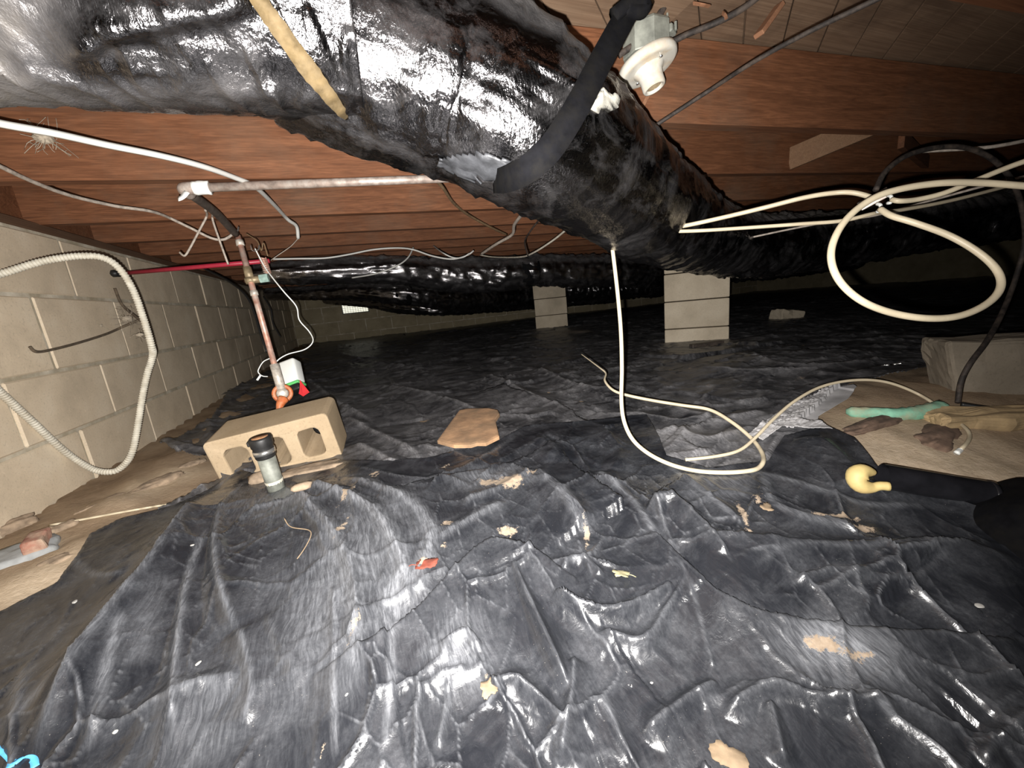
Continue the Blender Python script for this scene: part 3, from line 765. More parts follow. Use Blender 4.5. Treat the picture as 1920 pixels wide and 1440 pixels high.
# vent in the far wall
va, vb = at_y(640, 568, YB), at_y(691, 584, YB)
vx0, vx1 = va[0], vb[0]; vz1 = at_y(664, 567, YB)[2]; vz0 = at_y(664, 586, YB)[2]
vw, vh = vx1 - vx0, vz1 - vz0; vc = np.array([(vx0 + vx1) / 2, YB - .012, (vz0 + vz1) / 2])
wn = tag(empty('window_1', (vc[0], YB - .012, vz0)), 'small bright foundation vent with daylight behind its grille in the far wall', kind='structure')
part('daylight_panel', xf(bbox((vw, .004, vh)), None, vc + (0, .006, 0)), MT['daylight'], wn, False)
fr = join(*[xf(bbox((vw + .03, .022, .015), .002), None, vc + (0, 0, s * (vh / 2 + .005))) for s in (-1, 1)], *[xf(bbox((.015, .022, vh + .02), .002), None, vc + (s * (vw / 2 + .005), 0, 0)) for s in (-1, 1)])
part('frame', fr, MT['galv'], wn, False)
for k in range(5):
    part('slat', xf(bbox((vw, .006, .005)), None, vc + (0, -.004, (k - 2) * vh / 5.6)), MT['galv'], wn, False)
for k in range(9):
    part('grille_bar', xf(bbox((.004, .006, vh)), None, vc + ((k - 4) * vw / 10, -.004, 0)), MT['galv'], wn, False)

# ------------------------------------------------------------------ block piers
def pier(pl, pr, d, ang, courses, label, first_h=None, w=None, top=.40):
    L = at_d(*pl, d); w = w or .40
    z = min(L[2], float(ground(L[0], L[1])) + .01) - .03
    ex = np.array([math.cos(ang), math.sin(ang), 0]); ey = np.array([-ex[1], ex[0], 0])
    c = L + ex * w / 2 + ey * .20
    t = thing('block_pier', (c[0], c[1], z), label, 'pier', None)
    r2 = random.Random(int(pl[0])); zz = z; n = 0
    while zz < top - .03:
        h = courses[min(n, len(courses) - 1)]; h = min(h, top - zz); n += 1
        Vb, Fb = bbox((w, .40, h - .006), .006, 2)
        R = rotz(ang + r2.uniform(-.01, .01))
        part('concrete_block', xf((Vb, Fb), R, (c[0] + r2.uniform(-.005, .005), c[1] + r2.uniform(-.004, .004), zz + h / 2)), MT['block_pier'], t, False)
        zz += h
    return t
pier((1247, 643), (1352, 640), 2.80, -.76, [.125, .19, .19, .19, .19], 'block pier of stacked tan concrete blocks right of the middle, its top behind the duct', w=.405)
pier((1006, 620), (1062, 615), 4.75, -.44, [.20, .20, .20, .20], 'far smaller block pier of three pale courses behind the hanging cream cable', w=.385)
# ------------------------------------------------------------------ ducts
def duct_mesh(C, r, nseg, seed, wr=(.012, .010), rings=0.0, dust_up=.8, lumps=.03, spark=0.0, crease=None):
    """jacketed round duct: fine crumple, rings of puckers, sag lumps"""
    n = len(C); L = np.concatenate([[0], np.cumsum(np.linalg.norm(np.diff(C, axis=0), axis=1))])
    a = np.linspace(0, 2 * math.pi, nseg, endpoint=False)
    S = L[:, None] * np.ones(nseg)[None]; Th = np.ones(n)[:, None] * a[None]
    cx, sx = np.cos(Th), np.sin(Th); rr = np.asarray(r)[:, None] if not np.isscalar(r) else r
    u = S; v = cx * rr; w = sx * rr
    k = 1 + lumps * (fbm(S * 5 + 3 * cx, 3 * sx + seed, seed) - .45) * 2
    pk = facets(S * 20 + cx, Th / (2 * math.pi) * 9 + .3 * fbm(S * 6, Th, 3), seed + 2)
    pk = np.where(True, pk, pk)
    k += wr[0] / .13 * (pk + .35) * (0.4 + fbm(S * 4, cx * 2 + sx, seed + 9))
    ss = vnoise(S * 48 + 1.5 * vnoise(cx * 3 + S * 5, sx * 3, seed + 5), cx * 1.6 + sx * 1.1 + 7, seed + 6)
    k += wr[1] / .13 * (1 - np.abs(2 * ss - 1)) ** 2 * np.clip(fbm(S * 3 + 9, cx * 1.5 + sx * 1.5, seed + 8) * 2.4 - .5, 0, 1)
    if not np.isscalar(spark) or spark: k += spark * (facets(S * 34 + 2 * cx, Th / (2 * math.pi) * 13, seed + 31) + .3) + spark * .5 * (facets(S * 75, Th / (2 * math.pi) * 26, seed + 33) + .3)
    if not np.isscalar(rings) or rings: k += rings * np.abs(np.sin(S * math.pi / .075 + .7 * fbm(S * 8, cx, 4)))
    if crease is not None:
        P = project(tube(C, r, nseg, False)[0]); d_, s_, t_ = seg_dist(P[:, 0], P[:, 1], np.array(crease, float))
        b_ = np.where(s_ < 0, d_, -d_); k = k + .13 * (np.where(b_ > 0, np.exp(-(b_ / 16) ** 2), np.exp(-(b_ / 60) ** 2)) * np.clip(np.minimum(t_, 1 - t_) * 8, .15, 1)).reshape(n, nseg)
    V, F = tube(C, r, nseg, True, k)
    T, N, B = frames(C)
    nz = (cx[..., None] * N[:, None] + sx[..., None] * B[:, None])[..., 2]
    dust = np.clip((nz - .35) * 2, 0, 1) * dust_up
    return V, F, dust.ravel()
def band(C, r, s0, s1, th, seg=48, n=6, wob=0.0):
    """a strap wrapped once round a duct between two places along it (fractions)"""
    m = len(C); i0, i1 = s0 * (m - 1), s1 * (m - 1); ii = np.linspace(i0, i1, n); x = np.arange(m)
    c = np.stack([np.interp(ii, x, C[:, k]) for k in range(3)], 1); r_ = np.interp(ii, x, r) if not np.isscalar(r) else np.full(n, r)
    full = frames(np.asarray(C)); T = np.stack([np.interp(ii, x, full[0][:, k]) for k in range(3)], 1)
    T /= np.linalg.norm(T, axis=1)[:, None]
    N = np.stack([np.interp(ii, x, full[1][:, k]) for k in range(3)], 1); N -= T * (N * T).sum(1)[:, None]; N /= np.linalg.norm(N, axis=1)[:, None]; B = np.cross(T, N)
    a = np.linspace(0, 2 * math.pi, seg, endpoint=False)
    P = []
    for rad in (r_ + th, r_):
        P.append(c[:, None] + rad[:, None, None] * (np.cos(a)[None, :, None] * N[:, None] + np.sin(a)[None, :, None] * B[:, None]))
    V = np.concatenate([P[0].reshape(-1, 3), P[1].reshape(-1, 3)]); o = n * seg; F = []
    for i in range(n - 1):
        for j in range(seg):
            k = (j + 1) % seg; F.append([i * seg + j, i * seg + k, (i + 1) * seg + k, (i + 1) * seg + j])
    for i in (0, n - 1):
        for j in range(seg):
            k = (j + 1) % seg; q = [i * seg + j, o + i * seg + j, o + i * seg + k, i * seg + k]; F.append(q if i == 0 else q[::-1])
    return V, F
def patch_on(V, F, poly, off=.003, th=.002, rag=0.0):
    """a stuck-on piece covering the faces of a surface that show inside a photo polygon"""
    V = np.asarray(V); Q = np.array([f for f in F if len(f) == 4]); c = V[Q].mean(1)
    nrm = np.cross(V[Q[:, 2]] - V[Q[:, 0]], V[Q[:, 3]] - V[Q[:, 1]]); nrm /= np.linalg.norm(nrm, axis=1)[:, None] + 1e-12
    P = project(c); fac = (nrm * c).sum(1) < 0
    j = (np.random.default_rng(3).random(P.shape) - .5) * rag
    m = inside(P[:, 0] + j[:, 0], P[:, 1] + j[:, 1], poly) & fac & ((c @ CF) > 0)
    Q = Q[m]; lab = np.arange(len(V))
    for _ in range(300):
        l0 = lab[Q].min(1); nl = lab.copy(); np.minimum.at(nl, Q.ravel(), np.repeat(l0, 4))
        if (nl == lab).all(): break
        lab = nl
    l0 = lab[Q[:, 0]]; vals, cnt = np.unique(l0, return_counts=True); keep_ = l0 == vals[cnt.argmax()]
    nrm = nrm[m][keep_]; Q = Q[keep_]; m = slice(None); u = np.unique(Q); mp = np.full(len(V), -1); mp[u] = np.arange(len(u)); Q2 = mp[Q]
    vn = np.zeros((len(V), 3)); np.add.at(vn, Q.ravel(), np.repeat(nrm[m], 4, 0)); vn = vn[u]; vn /= np.linalg.norm(vn, axis=1)[:, None] + 1e-12
    n = len(u); VV = np.concatenate([V[u] + vn * (off + th), V[u] + vn * off])
    E = {}
    for q in Q2:
        for a, b in zip(q, np.roll(q, -1)): E[(a, b)] = 1
    sides = [[a, n + a, n + b, b] for (a, b) in E if (b, a) not in E]
    return VV, Q2.tolist() + (Q2[:, ::-1] + n).tolist() + sides

# main duct: from the joint overhead, down to the right and off along the joists
MD = [(548, 38, .575, .130), (700, 108, .612, .130), (850, 165, .655, .130), (1000, 240, .70, .129), (1120, 325, .86, .128), (1222, 398, 1.10, .128), (1325, 446, 1.50, .124), (1420, 462, 1.80, .122), (1520, 456, 2.05, .120), (1605, 444, 2.15, .120), (1750, 422, 2.25, .120), (1900, 402, 2.35, .118), (2060, 380, 2.45, .118)]
C4 = spline([np.append(at_d(a, b, d), r) for a, b, d, r in MD], 520)
CM, RM = C4[:, :3], C4[:, 3]
Vm, Fm, dm = duct_mesh(CM, RM, 200, 11, (.008, .007), np.interp(np.linspace(0, 1, 520), [0, .36, .46, 1], [0, 0, .085, .10])[:, None], .9, .05, np.interp(np.linspace(0, 1, 520), [0, .33, .46, 1], [.03, .035, .13, .16])[:, None])
T = thing('insulated_duct', CM[260], 'large black foil-jacketed round duct slanting across the top and running off to the right', 'duct')
part('jacket', (Vm, Fm), MT['foil'], T, attrs=dict(dust=dm))
part('tape_patch', patch_on(Vm, Fm, [(818, 300), (850, 290), (915, 286), (960, 300), (968, 322), (930, 335), (880, 334), (838, 318)], .002, .003, 6), MT['patch'], T)['label'] = 'wrinkled grey tape patch on the underside'
part('exposed_insulation', patch_on(Vm, Fm, [(1086, 186), (1100, 176), (1130, 180), (1152, 190), (1140, 208), (1118, 214), (1094, 204)], .003, .010, 12), MT['fluff'], T)['label'] = 'white insulation showing through a tear'
part('wrap_band', band(CM, RM, .385, .405, .0045), MT['strap'], T)['label'] = 'black band wrapped round the duct'
# left duct
LD = [(.06, .67, .405, .112), (-.10, .675, .405, .112), (-.26, .68, .405, .112), (-.42, .685, .405, .112), (-.60, .69, .41, .11), (-.80, .70, .415, .105), (-.91, .70, .42, .10)]
C4 = spline(LD, 320)
CL, RL = C4[:, :3], C4[:, 3]
Vl, Fl, dl_ = duct_mesh(CL, RL, 180, 23, (.006, .010), 0, .6, .06, .034, [(486, 2), (440, 16), (380, 28), (300, 40), (210, 58), (140, 84), (108, 100)])
TL = thing('insulated_duct', CL[150], 'black foil duct at the top left, butted to the larger slanting duct', 'duct')
Pp = project(Vl); low = np.exp(-(((Pp[:, 0] - 250) / 260) ** 2 + ((Pp[:, 1] - 178) / 24) ** 2)) * .22 + np.clip((150 - Pp[:, 0]) / 130, 0, 1) * .7
part('jacket', (Vl, Fl), MT['foil'], TL, attrs=dict(dust=np.clip(dl_ + low, 0, 1)))
TP = at_d(482, 0, .50); 
# tan tape over the joint of the two ducts
seamC = np.stack([CL[4] * (1 - t) + CL[30] * t for t in np.linspace(0, 1, 12)])
sa = [(478, -14), (500, 22), (532, 66), (565, 112), (600, 158), (628, 194), (650, 222)]
def surf_hit(V, F, px, py):
    """nearest point of a mesh seen at a pixel"""
    P = project(V); m = (V @ CF) > 0; d2 = np.where(m, (P[:, 0] - px) ** 2 + (P[:, 1] - py) ** 2, 1e9)
    i = np.argsort(d2)[:14]; i = i[d2[i] < max(60, d2[i[0]] * 2)]
    return V[i[np.argmin(V[i] @ CF)]]
ALLV = np.concatenate([Vm, Vl])
tp = []
for (a, b) in sa:
    h = surf_hit(ALLV, None, a, b); tp.append(at_d(a, b, (h @ CF) - .004))
tp = spline(tp, 40)
vr = np.cross(np.gradient(tp, axis=0), tp); vr /= np.linalg.norm(vr, axis=1)[:, None]
part('joint_tape', ribbon(tp, np.interp(np.linspace(0, 1, 40), [0, .5, .9, 1], [.018, .022, .014, .004]) * (.92 + .16 * RNG.random(40)), vr, .004), MT['tape'], TL)['label'] = 'tan tape over the joint'

# far ducts under the joists
def far_duct(pts, label, seed, straps=()):
    C4 = spline([np.append(at_d(a, b, d), r) for a, b, d, r in pts], 300); c, r = C4[:, :3], C4[:, 3]
    V, F, d_ = duct_mesh(c, r, 72, seed, (.010, .012), 0, .5, .12, .16)
    t = thing('insulated_duct', c[150], label, 'duct')
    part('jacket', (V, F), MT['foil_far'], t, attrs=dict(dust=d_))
    for s in straps: part('wrap_band', band(c, r * 1.13, s, s + .022, .004, 32, 3), MT['strap'], t)
    return c, r
far_duct([(470, 514, 2.40, .052), (560, 510, 2.45, .062), (650, 507, 2.55, .072), (740, 507, 2.7, .082), (820, 514, 2.9, .10), (900, 516, 3.05, .112), (1000, 508, 3.2, .105), (1100, 508, 3.4, .115), (1230, 508, 3.7, .13), (1380, 500, 4.2, .14), (1600, 480, 5.0, .14)], 'nearest of the far black foil ducts, strapped under the joists', 41, (.28, .46, .605))
far_duct([(500, 552, 4.3, .055), (600, 549, 4.3, .07), (680, 546, 4.2, .085), (770, 552, 4.2, .105), (860, 560, 4.7, .118), (960, 554, 5.5, .135), (1060, 546, 5.85, .14), (1240, 536, 6.2, .14)], 'second far black foil duct, lower and behind the strapped one', 43, (.255,))
far_duct([(610, 562, 5.6, .05), (690, 566, 5.4, .07), (760, 574, 5.2, .09), (830, 578, 5.2, .08), (900, 574, 5.7, .09), (960, 570, 6.05, .09), (1150, 556, 6.45, .09)], 'lowest far black foil duct drooping near the vent', 47)

# hanger strap that holds the main duct
sp = [(1206, -30, .655), (1178, 20, .635), (1128, 112, .585), (1085, 195, .548), (1040, 268, .535), (1005, 305, .535), (975, 326, .555), (945, 338, .60), (925, 340, .66)]
c = px_line(sp, 60); vr = np.cross(np.gradient(c, axis=0), c); vr /= np.linalg.norm(vr, axis=1)[:, None]
t = thing('hanger_strap', c[0], 'black webbing strap slung from the joist above and round the big slanting duct', 'strap')
part('webbing', ribbon(c, .036, vr, .0025), MT['strap'], t)
tt = px_line([(1150, 30, .62), (1185, 4, .62), (1210, 8, .63), (1200, 22, .63), (1172, 14, .62)], 24)
part('knot', tube(tt, .011, 8), MT['strap'], t)
# ------------------------------------------------------------------ lamp holder
_v = ray(1214, 124); _v = _v / np.linalg.norm(_v)
_w = CA * .30 + CB * .95; _w = _w - _v * (_w @ _v); _w /= np.linalg.norm(_w)
Rl = frame_z(.41 * _v - .912 * _w); L0 = LAMP
t = thing('lamp_holder', L0, 'white porcelain lamp holder without a bulb on its round metal box', 'lamp holder')
fg_ = part('flange', lathe([(.020, -.012), (.030, -.009), (.045, -.006), (.0555, -.009), (.0615, -.006), (.064, .002), (.0625, .010), (.054, .014), (.02, .015)], Rl, L0, 48), MT['porcelain'], t)
sk_ = part('socket', lathe([(.015, -.030), (.0165, -.047), (.0185, -.050), (.0225, -.050), (.0245, -.046), (.0245, -.032), (.026, -.020), (.033, -.009), (.036, -.004), (.02, -.002)], Rl, L0, 40), MT['porcelain'], t)
part('socket_shell', lathe([(.006, -.030), (.0155, -.029), (.0165, -.044), (.0150, -.045), (.0140, -.032), (.006, -.031)], Rl, L0, 30), MT['brass'], sk_)
for s in (-1, 1):
    part('screw', lathe([(.0005, -.0115), (.004, -.011), (.0042, -.008), (.003, -.004)], Rl, L0 + Rl @ np.array([s * .038, .0, .0]), 12), MT['steel'], fg_)
bx = L0 + Rl @ np.array([.004, .0, .014])
prof = [(.0, .0), (.050, .0), (.051, .002), (.051, .050), (.047, .056), (.0, .057)]
part('junction_box', lathe(prof[1:-1], rotz(.4) @ np.eye(3), bx + (0, 0, .0), 8), MT['galv'], t, False)['label'] = 'eight-sided grey metal box'
k = bx + np.array([.045, -.02, .045])
part('cable_clamp', join(xf(bbox((.030, .022, .016), .003), rotz(.5), k), rod(k + (-.012, -.008, -.002), k + (-.012, -.008, .035), .0022, 8), rod(k + (.010, -.008, -.002), k + (.010, -.008, .014), .003, 8)), MT['galv'], t, False)
sp_ = bx + np.array([-.046, -.012, .018])
part('connector', join(rod(at_d(1172, 162, .83), at_d(1147, 186, .81), .0065, 12), rod(at_d(1166, 168, .827), at_d(1160, 174, .822), .0085, 6)), MT['galv'], t)

def cable(name, pts, r, mat, label, cat='cable', n=90, seg=8, world=False, group=None, rad=None, hi=True):
    c = spline(pts, n) if world else px_line(pts, n)
    if not world and pts[-1][0] > 1930:      # run on past the frame edge
        e = c[-1] - c[-4]; e = e / np.linalg.norm(e); c = np.vstack([c, c[-1] + e * np.linspace(.02, .9, 30)[:, None]])
    c = settle(c, r, True, hi)
    return tag(part(name, tube(c, r, seg, True, rad), mat), label, cat, group)
def dz(x, y, z=.393): return at_z(x, y, z) @ CF
cable('black_cable', [(1262, -30, .80), (1246, 10, .81), (1226, 44, .82), (1196, 78, .83), (1160, 104, .84)], .0068, MT['blackcable'], 'stout black cable above and left of the porcelain lamp holder', n=50, hi=False)
cable('black_cable', [(1250, 84, .84), (1290, 64, .82), (1340, 44, .79), (1390, 18, .77), (1440, -20, .75)], .0060, MT['blackcable'], 'black cable leaving the lamp box toward the upper right', n=50, hi=False)
cable('black_cable', [(1204, 252, .90), (1262, 214, .87), (1330, 170, .84), (1420, 112, .81), (1520, 58, .78), (1620, 10, .75), (1690, -24, .73)], .0042, MT['blackcable'], 'thin dusty black cable running up to the right past the lamp holder', n=70)

# ------------------------------------------------------------------ pipes on the left
g0, g1 = np.array(at_z(352, 353, ZJ - .022)), np.array(at_z(1010, 328, ZJ - .022))
t = thing('water_pipe', g0, 'grey water pipe running level under the joists from a taped elbow', 'pipe')
part('pipe', rod(g0, g1, .0115, 14), MT['oldpipe'], t)
part('elbow', tube(spline([g0 + (.035, -.003, 0), g0 + (.004, 0, 0), g0 + (-.012, .012, 0), g0 + (-.010, .045, -.002)], 16), .016, 14), MT['oldpipe'], t)
part('tape_wrap', tube(spline([g0 + (.052, -.004, 0), g0 + (.014, -.001, 0)], 6), .0165, 12, True, 1 + .12 * RNG.random((6, 12))), MT['white_plastic'], t)['label'] = 'white thread tape'
part('tape_tail', ribbon(spline([g0 + (.0, -.012, -.012), g0 + (-.012, -.016, -.026), g0 + (-.024, -.012, -.030)], 8), .014, np.array([[0, .4, 1.0]]), .0015), MT['white_plastic'], t)
cp_top, cp_bot = at_d(446, 442, 1.47), at_d(531, 742, 1.50)
part('branch_pipe', tube(spline([g0 + (-.010, .045, -.002), (g0 + cp_top) / 2 + (0, .0, .008), cp_top + (-.004, -.01, .005)], 20), .0125, 12), MT['darkpipe'], t)['label'] = 'dark branch running away under the joists'
def hook(a, b, rr_=.014):
    return ribbon(px_line([(a[0] - 9, a[1] - 6, b), (a[0] - 6, a[1] + 3, b), (a[0], a[1] + 5, b), (a[0] + 6, a[1] + 1, b), (a[0] + 7, a[1] - 6, b)], 16), .006, CF[None], .002)
part('hook', hook((440, 431), 1.45), MT['steel'], t, False); part('hook', hook((479, 466), 1.5), MT['steel'], t, False)
# copper drop with tee and drain valve
axis = cp_bot - cp_top; u = axis / np.linalg.norm(axis)
P_ = lambda f: cp_top + axis * f
t = thing('drop_pipe', cp_bot, 'tarnished copper drop pipe with a green-stained tee and an orange valve at its foot', 'pipe')
part('pipe', rod(P_(0), P_(.90), .0105, 14), MT['copper'], t)
for f, L, r, m in ((.045, .02, .0135, 'solder'), (.235, .05, .0145, 'brass'), (.275, .018, .0165, 'brass'), (.355, .018, .0135, 'solder')):
    part('collar' if m == 'solder' else 'tee', rod(P_(f) - u * L / 2, P_(f) + u * L / 2, r, 14), MT[m], t)
tp0 = P_(.275); sdir = at_d(500, 503, 1.50) - at_d(470, 507, 1.485); sdir /= np.linalg.norm(sdir)
tb_ = part('tee_branch', rod(tp0 - sdir * .016, tp0 + sdir * .035, .013, 12), MT['brass'], t)
part('union_nut', rod(tp0 + sdir * .032, tp0 + sdir * .062, .0165, 6), MT['verdigris'], tb_, False)
part('lower_sleeve', rod(P_(.80), P_(.97), .0165, 14), MT['solder'], t)
vc_ = P_(.985); Rv = frame_z(-ray(531, 738) / np.linalg.norm(ray(531, 738)), u)
vb_ = part('valve_body', lathe([(.010, -.02), (.019, -.016), (.021, 0), (.021, .012), (.016, .018), (.008, .021)], Rv, vc_, 20), MT['solder'], t)
a = np.linspace(0, 2 * math.pi, 33)
ring = tube(vc_ + np.stack([np.cos(a) * .029, np.sin(a) * .029, a * 0], 1) @ Rv.T, .0075, 10, False)
tail_c = spline([at_d(531, 748, 1.47), at_d(526, 757, 1.455), at_d(523, 768, 1.445)], 10)
part('valve_handle', join(ring, tube(tail_c, np.linspace(.020, .010, 10), 10)), MT['orange'], vb_)
# red supply pipe to the wall
w0 = at_x(224, 513, XL + .02); w1 = at_d(505, 489, 1.62)
t = thing('red_pipe', w0, 'red plastic water pipe running from the block wall to the copper tee', 'pipe')
part('pipe', rod(w0, w1, .0088, 12), MT['pex'], t)
part('wall_fitting', join(rod(w0 + (-.03, -.005, 0), w0 + (.02, .0, 0), .014, 10), rock((.03, .03, .03), 4, .3, 2, None, w0 + (-.012, -.012, 0))), MT['black'], t)
# coil of bare copper wire
cc = at_d(502, 497, 1.53); h = []
for i in range(150):
    f = i / 149; an = f * 2 * math.pi * 9
    h.append(at_d(498 + f * 10 - 6, 487 + f * 30 - 4, 1.53) + CA * math.cos(an) * .012 + CF * math.sin(an) * .012)
tag(part('copper_coil', tube(np.array(h), .0026, 5), MT['copper']), 'coil of bare copper ground wire beside the copper tee', 'wire coil')
part_ = tube(px_line([(502, 480, 1.53), (494, 455, 1.53), (490, 470, 1.53), (482, 452, 1.54), (462, 438, 1.55)], 40), .0022, 6)
tag(part('ground_wire', part_, MT['brown_cable']), 'thin brown wire curling up to the joist above the copper coil', 'wire')
# hanger rods
def wire(name, pts, r, mat, label, cat='wire', n=60): return cable(name, pts, r, mat, label, cat, n, 6)
wire('pipe_hanger', [(385, 394, 1.38), (388, 404, 1.38), (376, 428, 1.38), (350, 476, 1.38), (342, 478, 1.38), (337, 473, 1.38)], .0036, MT['grey_cable'], 'bent wire pipe hanger, the left of two below the dark branch pipe', 'pipe hanger')
wire('pipe_hanger', [(403, 396, 1.40), (398, 408, 1.40), (410, 446, 1.40), (428, 496, 1.42)], .0036, MT['grey_cable'], 'straight wire pipe hanger reaching down to the red pipe', 'pipe hanger')

# ------------------------------------------------------------------ cables on the left and middle
wire('white_cable', [(-60, 216, .78), (0, 232, .82), (100, 250, .88), (200, 272, .95), (300, 292, 1.03), (380, 312, 1.12), (440, 333, 1.22), (478, 350, 1.32), (515, 385, 1.42), (540, 412, 1.5), (556, 424, 1.56), (559, 447, 1.6)], .0068, MT['white_cable'], 'thick white cable sagging across the joists at the upper left', 'cable', 110)
cr = 1 + .15 * (RNG.random((120, 8)) - .3)
cable('grey_cable', [(-60, 285, .95), (0, 312, 1.0), (60, 340, 1.08), (130, 366, 1.16), (215, 386, 1.26), (290, 398, 1.33), (350, 424, 1.38), (395, 446, 1.42), (420, 449, 1.44), (438, 438, 1.46)], .0046, MT['grey_cable'], 'fuzzy dust-covered grey cable below the thick white one at the left', n=120, rad=cr)
cable('conduit', [(-70, 532, 1.0), (0, 514, 1.02), (80, 490, 1.05), (150, 480, 1.08), (195, 484, 1.11), (225, 505, 1.14), (250, 545, 1.17), (270, 600, 1.19), (284, 648, 1.22), (286, 668, 1.25), (275, 705, 1.26), (266, 750, 1.26), (258, 800, 1.26), (247, 850, 1.26), (228, 876, 1.26), (205, 885, 1.25), (170, 878, 1.24), (120, 845, 1.22), (60, 790, 1.17), (0, 735, 1.10), (-60, 680, 1.02)], .0090, MT['conduit'], 'ribbed pale flexible conduit looping down over the block wall', 'conduit', 1100, 10,
      rad=1 + .12 * np.sin(np.arange(1100) * 1.2)[:, None] * np.ones(10)[None])
wire('white_wire', [(478, 466, 1.5), (496, 500, 1.5), (512, 522, 1.48), (533, 548, 1.47), (556, 575, 1.5), (561, 600, 1.53), (580, 622, 1.56), (587, 640, 1.6), (572, 655, 1.6), (540, 664, 1.58), (520, 676, 1.56), (512, 690, 1.555)], .0024, MT['white_plastic'], 'thin white lead hanging from the copper coil down to the white sensor box', 'wire', 100)
wire('white_cable', [(512, 486, 2.0), (560, 485, 2.05), (610, 484, 2.1), (655, 477, 2.15), (700, 468, 2.2), (745, 465, 2.25), (775, 468, 2.3), (810, 480, 2.3), (850, 486, 2.3), (880, 477, 2.3), (888, 470, 2.3)], .0050, MT['white_cable'], 'thin white cable draped along in front of the far strapped duct', 'cable')
wire('white_cable', [(660, 521, 2.5), (705, 513, 2.45), (745, 498, 2.45), (765, 483, 2.5), (775, 464, dz(775, 464))], .0048, MT['white_cable'], 'short white cable rising to the joist near the strapped far duct', 'cable')
wire('white_cable', [(813, 461, dz(813, 461)), (830, 474, 2.27), (852, 484, 2.27), (870, 482, 2.26), (880, 475, 2.26)], .0042, MT['white_cable'], 'shortest white cable end poking from the joist above the far duct', 'cable', 40)
wire('brown_cable', [(764, 288, 1.24), (790, 318, 1.26), (825, 345, 1.34), (850, 380, 1.55), (880, 404, 1.8), (920, 426, 2.0), (950, 440, 2.2)], .0058, MT['brown_cable'], 'brown cable coming out below the big duct and running away over the joists', 'cable')
wire('grey_cable', [(1012, 374, 1.30), (990, 390, 1.45), (965, 420, 1.7), (960, 440, 1.85), (930, 458, 2.0), (903, 476, 2.2)], .0072, MT['grey_cable'], 'grey armoured cable kinking down from the big duct to the joists', 'cable', 80)
wire('black_strand', [(1042, 392, 1.45), (1012, 412, 1.6), (990, 440, 1.75), (984, 455, 1.85), (990, 480, 1.95)], .0036, MT['blackcable'], 'thin black wire crossing the joists beside the grey armoured cable', 'wire')
wire('white_cable', [(1086, 408, 1.40), (1060, 432, 1.55), (1035, 452, 1.7), (1000, 474, 1.9), (975, 482, 2.1), (925, 482, 2.5), (900, 478, 2.6)], .0044, MT['conduit'], 'cream cable curving from below the big duct back over the far ducts', 'cable')
wire('brown_wire', [(559, 447, 1.62), (545, 462, 1.65), (522, 478, 1.66), (508, 488, 1.66)], .0018, MT['grey_cable'], 'fine grey wire from the end of the thick white cable to the copper coil', 'wire', 30)
wire('black_strand', [(380, 502, 2.1), (430, 528, 2.05), (462, 555, 2.0), (478, 590, 1.98), (488, 625, 1.96), (500, 660, 1.95)], .0055, MT['black'], 'black strand shaped as the curved shadow on the block wall behind the copper pipe', 'cable', 60)  # black tube stands in for a curved shadow on the wall
wire('black_strand', [(494, 556, 3.2), (508, 580, 3.2), (512, 605, 3.2), (526, 632, 3.2)], .0060, MT['black'], 'black wire hanging on the left wall further back', 'wire', 40)
wire('cream_wire', [(92, 985, 1.02), (150, 975, 1.06), (220, 962, 1.10), (300, 948, 1.14), (335, 944, 1.15)], .0030, MT['romex'], 'cream wire lying on the dirt along the foot of the wall', 'wire')

# ------------------------------------------------------------------ cables on the right
cable('cream_cable', [(1960, 352, .66), (1900, 347, .67), (1840, 343, .68), (1770, 343, .68), (1700, 352, .68), (1645, 368, .68), (1600, 398, .68), (1570, 436, .67), (1558, 480, .66), (1572, 524, .65), (1612, 562, .64), (1670, 586, .64), (1740, 597, .64), (1800, 592, .645), (1850, 570, .655), (1876, 540, .665), (1870, 508, .675), (1835, 474, .69), (1780, 442, .71), (1715, 418, .73), (1672, 405, .75), (1650, 392, .77)], .0056, MT['romex'], 'cream cable hanging in a big loop at the right', n=240, seg=10)
cable('cream_cable', [(1960, 290, .74), (1900, 310, .76), (1830, 338, .78), (1770, 362, .80), (1720, 374, .81), (1685, 377, .81), (1672, 374, .82)], .0052, MT['romex'], 'cream cable coming in from the right edge to the bracket behind the loop', n=70)
cable('cream_cable', [(1180, 434, .99), (1230, 431, .98), (1280, 424, .985), (1350, 409, .96), (1430, 390, .92), (1510, 370, .88), (1570, 361, .86), (1605, 362, .84), (1640, 372, .83)], .0052, MT['romex'], 'upper of two cream cables from under the big duct to the bracket', n=90)
cable('cream_cable', [(1180, 434, 1.00), (1220, 434, .99), (1300, 433, .985), (1400, 427, .96), (1500, 420, .93), (1580, 414, .91), (1640, 400, .90), (1700, 392, .95), (1800, 372, 1.0), (1960, 330, 1.05)], .0044, MT['romex'], 'lower of two cream cables from under the big duct, passing behind the loop', n=110)
cable('grey_cable', [(1400, 447, 1.5), (1480, 430, 1.42), (1560, 415, 1.32), (1640, 404, 1.2), (1760, 372, 1.15), (1860, 345, 1.1), (1960, 322, 1.1)], .0034, MT['grey_cable'], 'thin dusty cable running just above the far right duct', n=80)
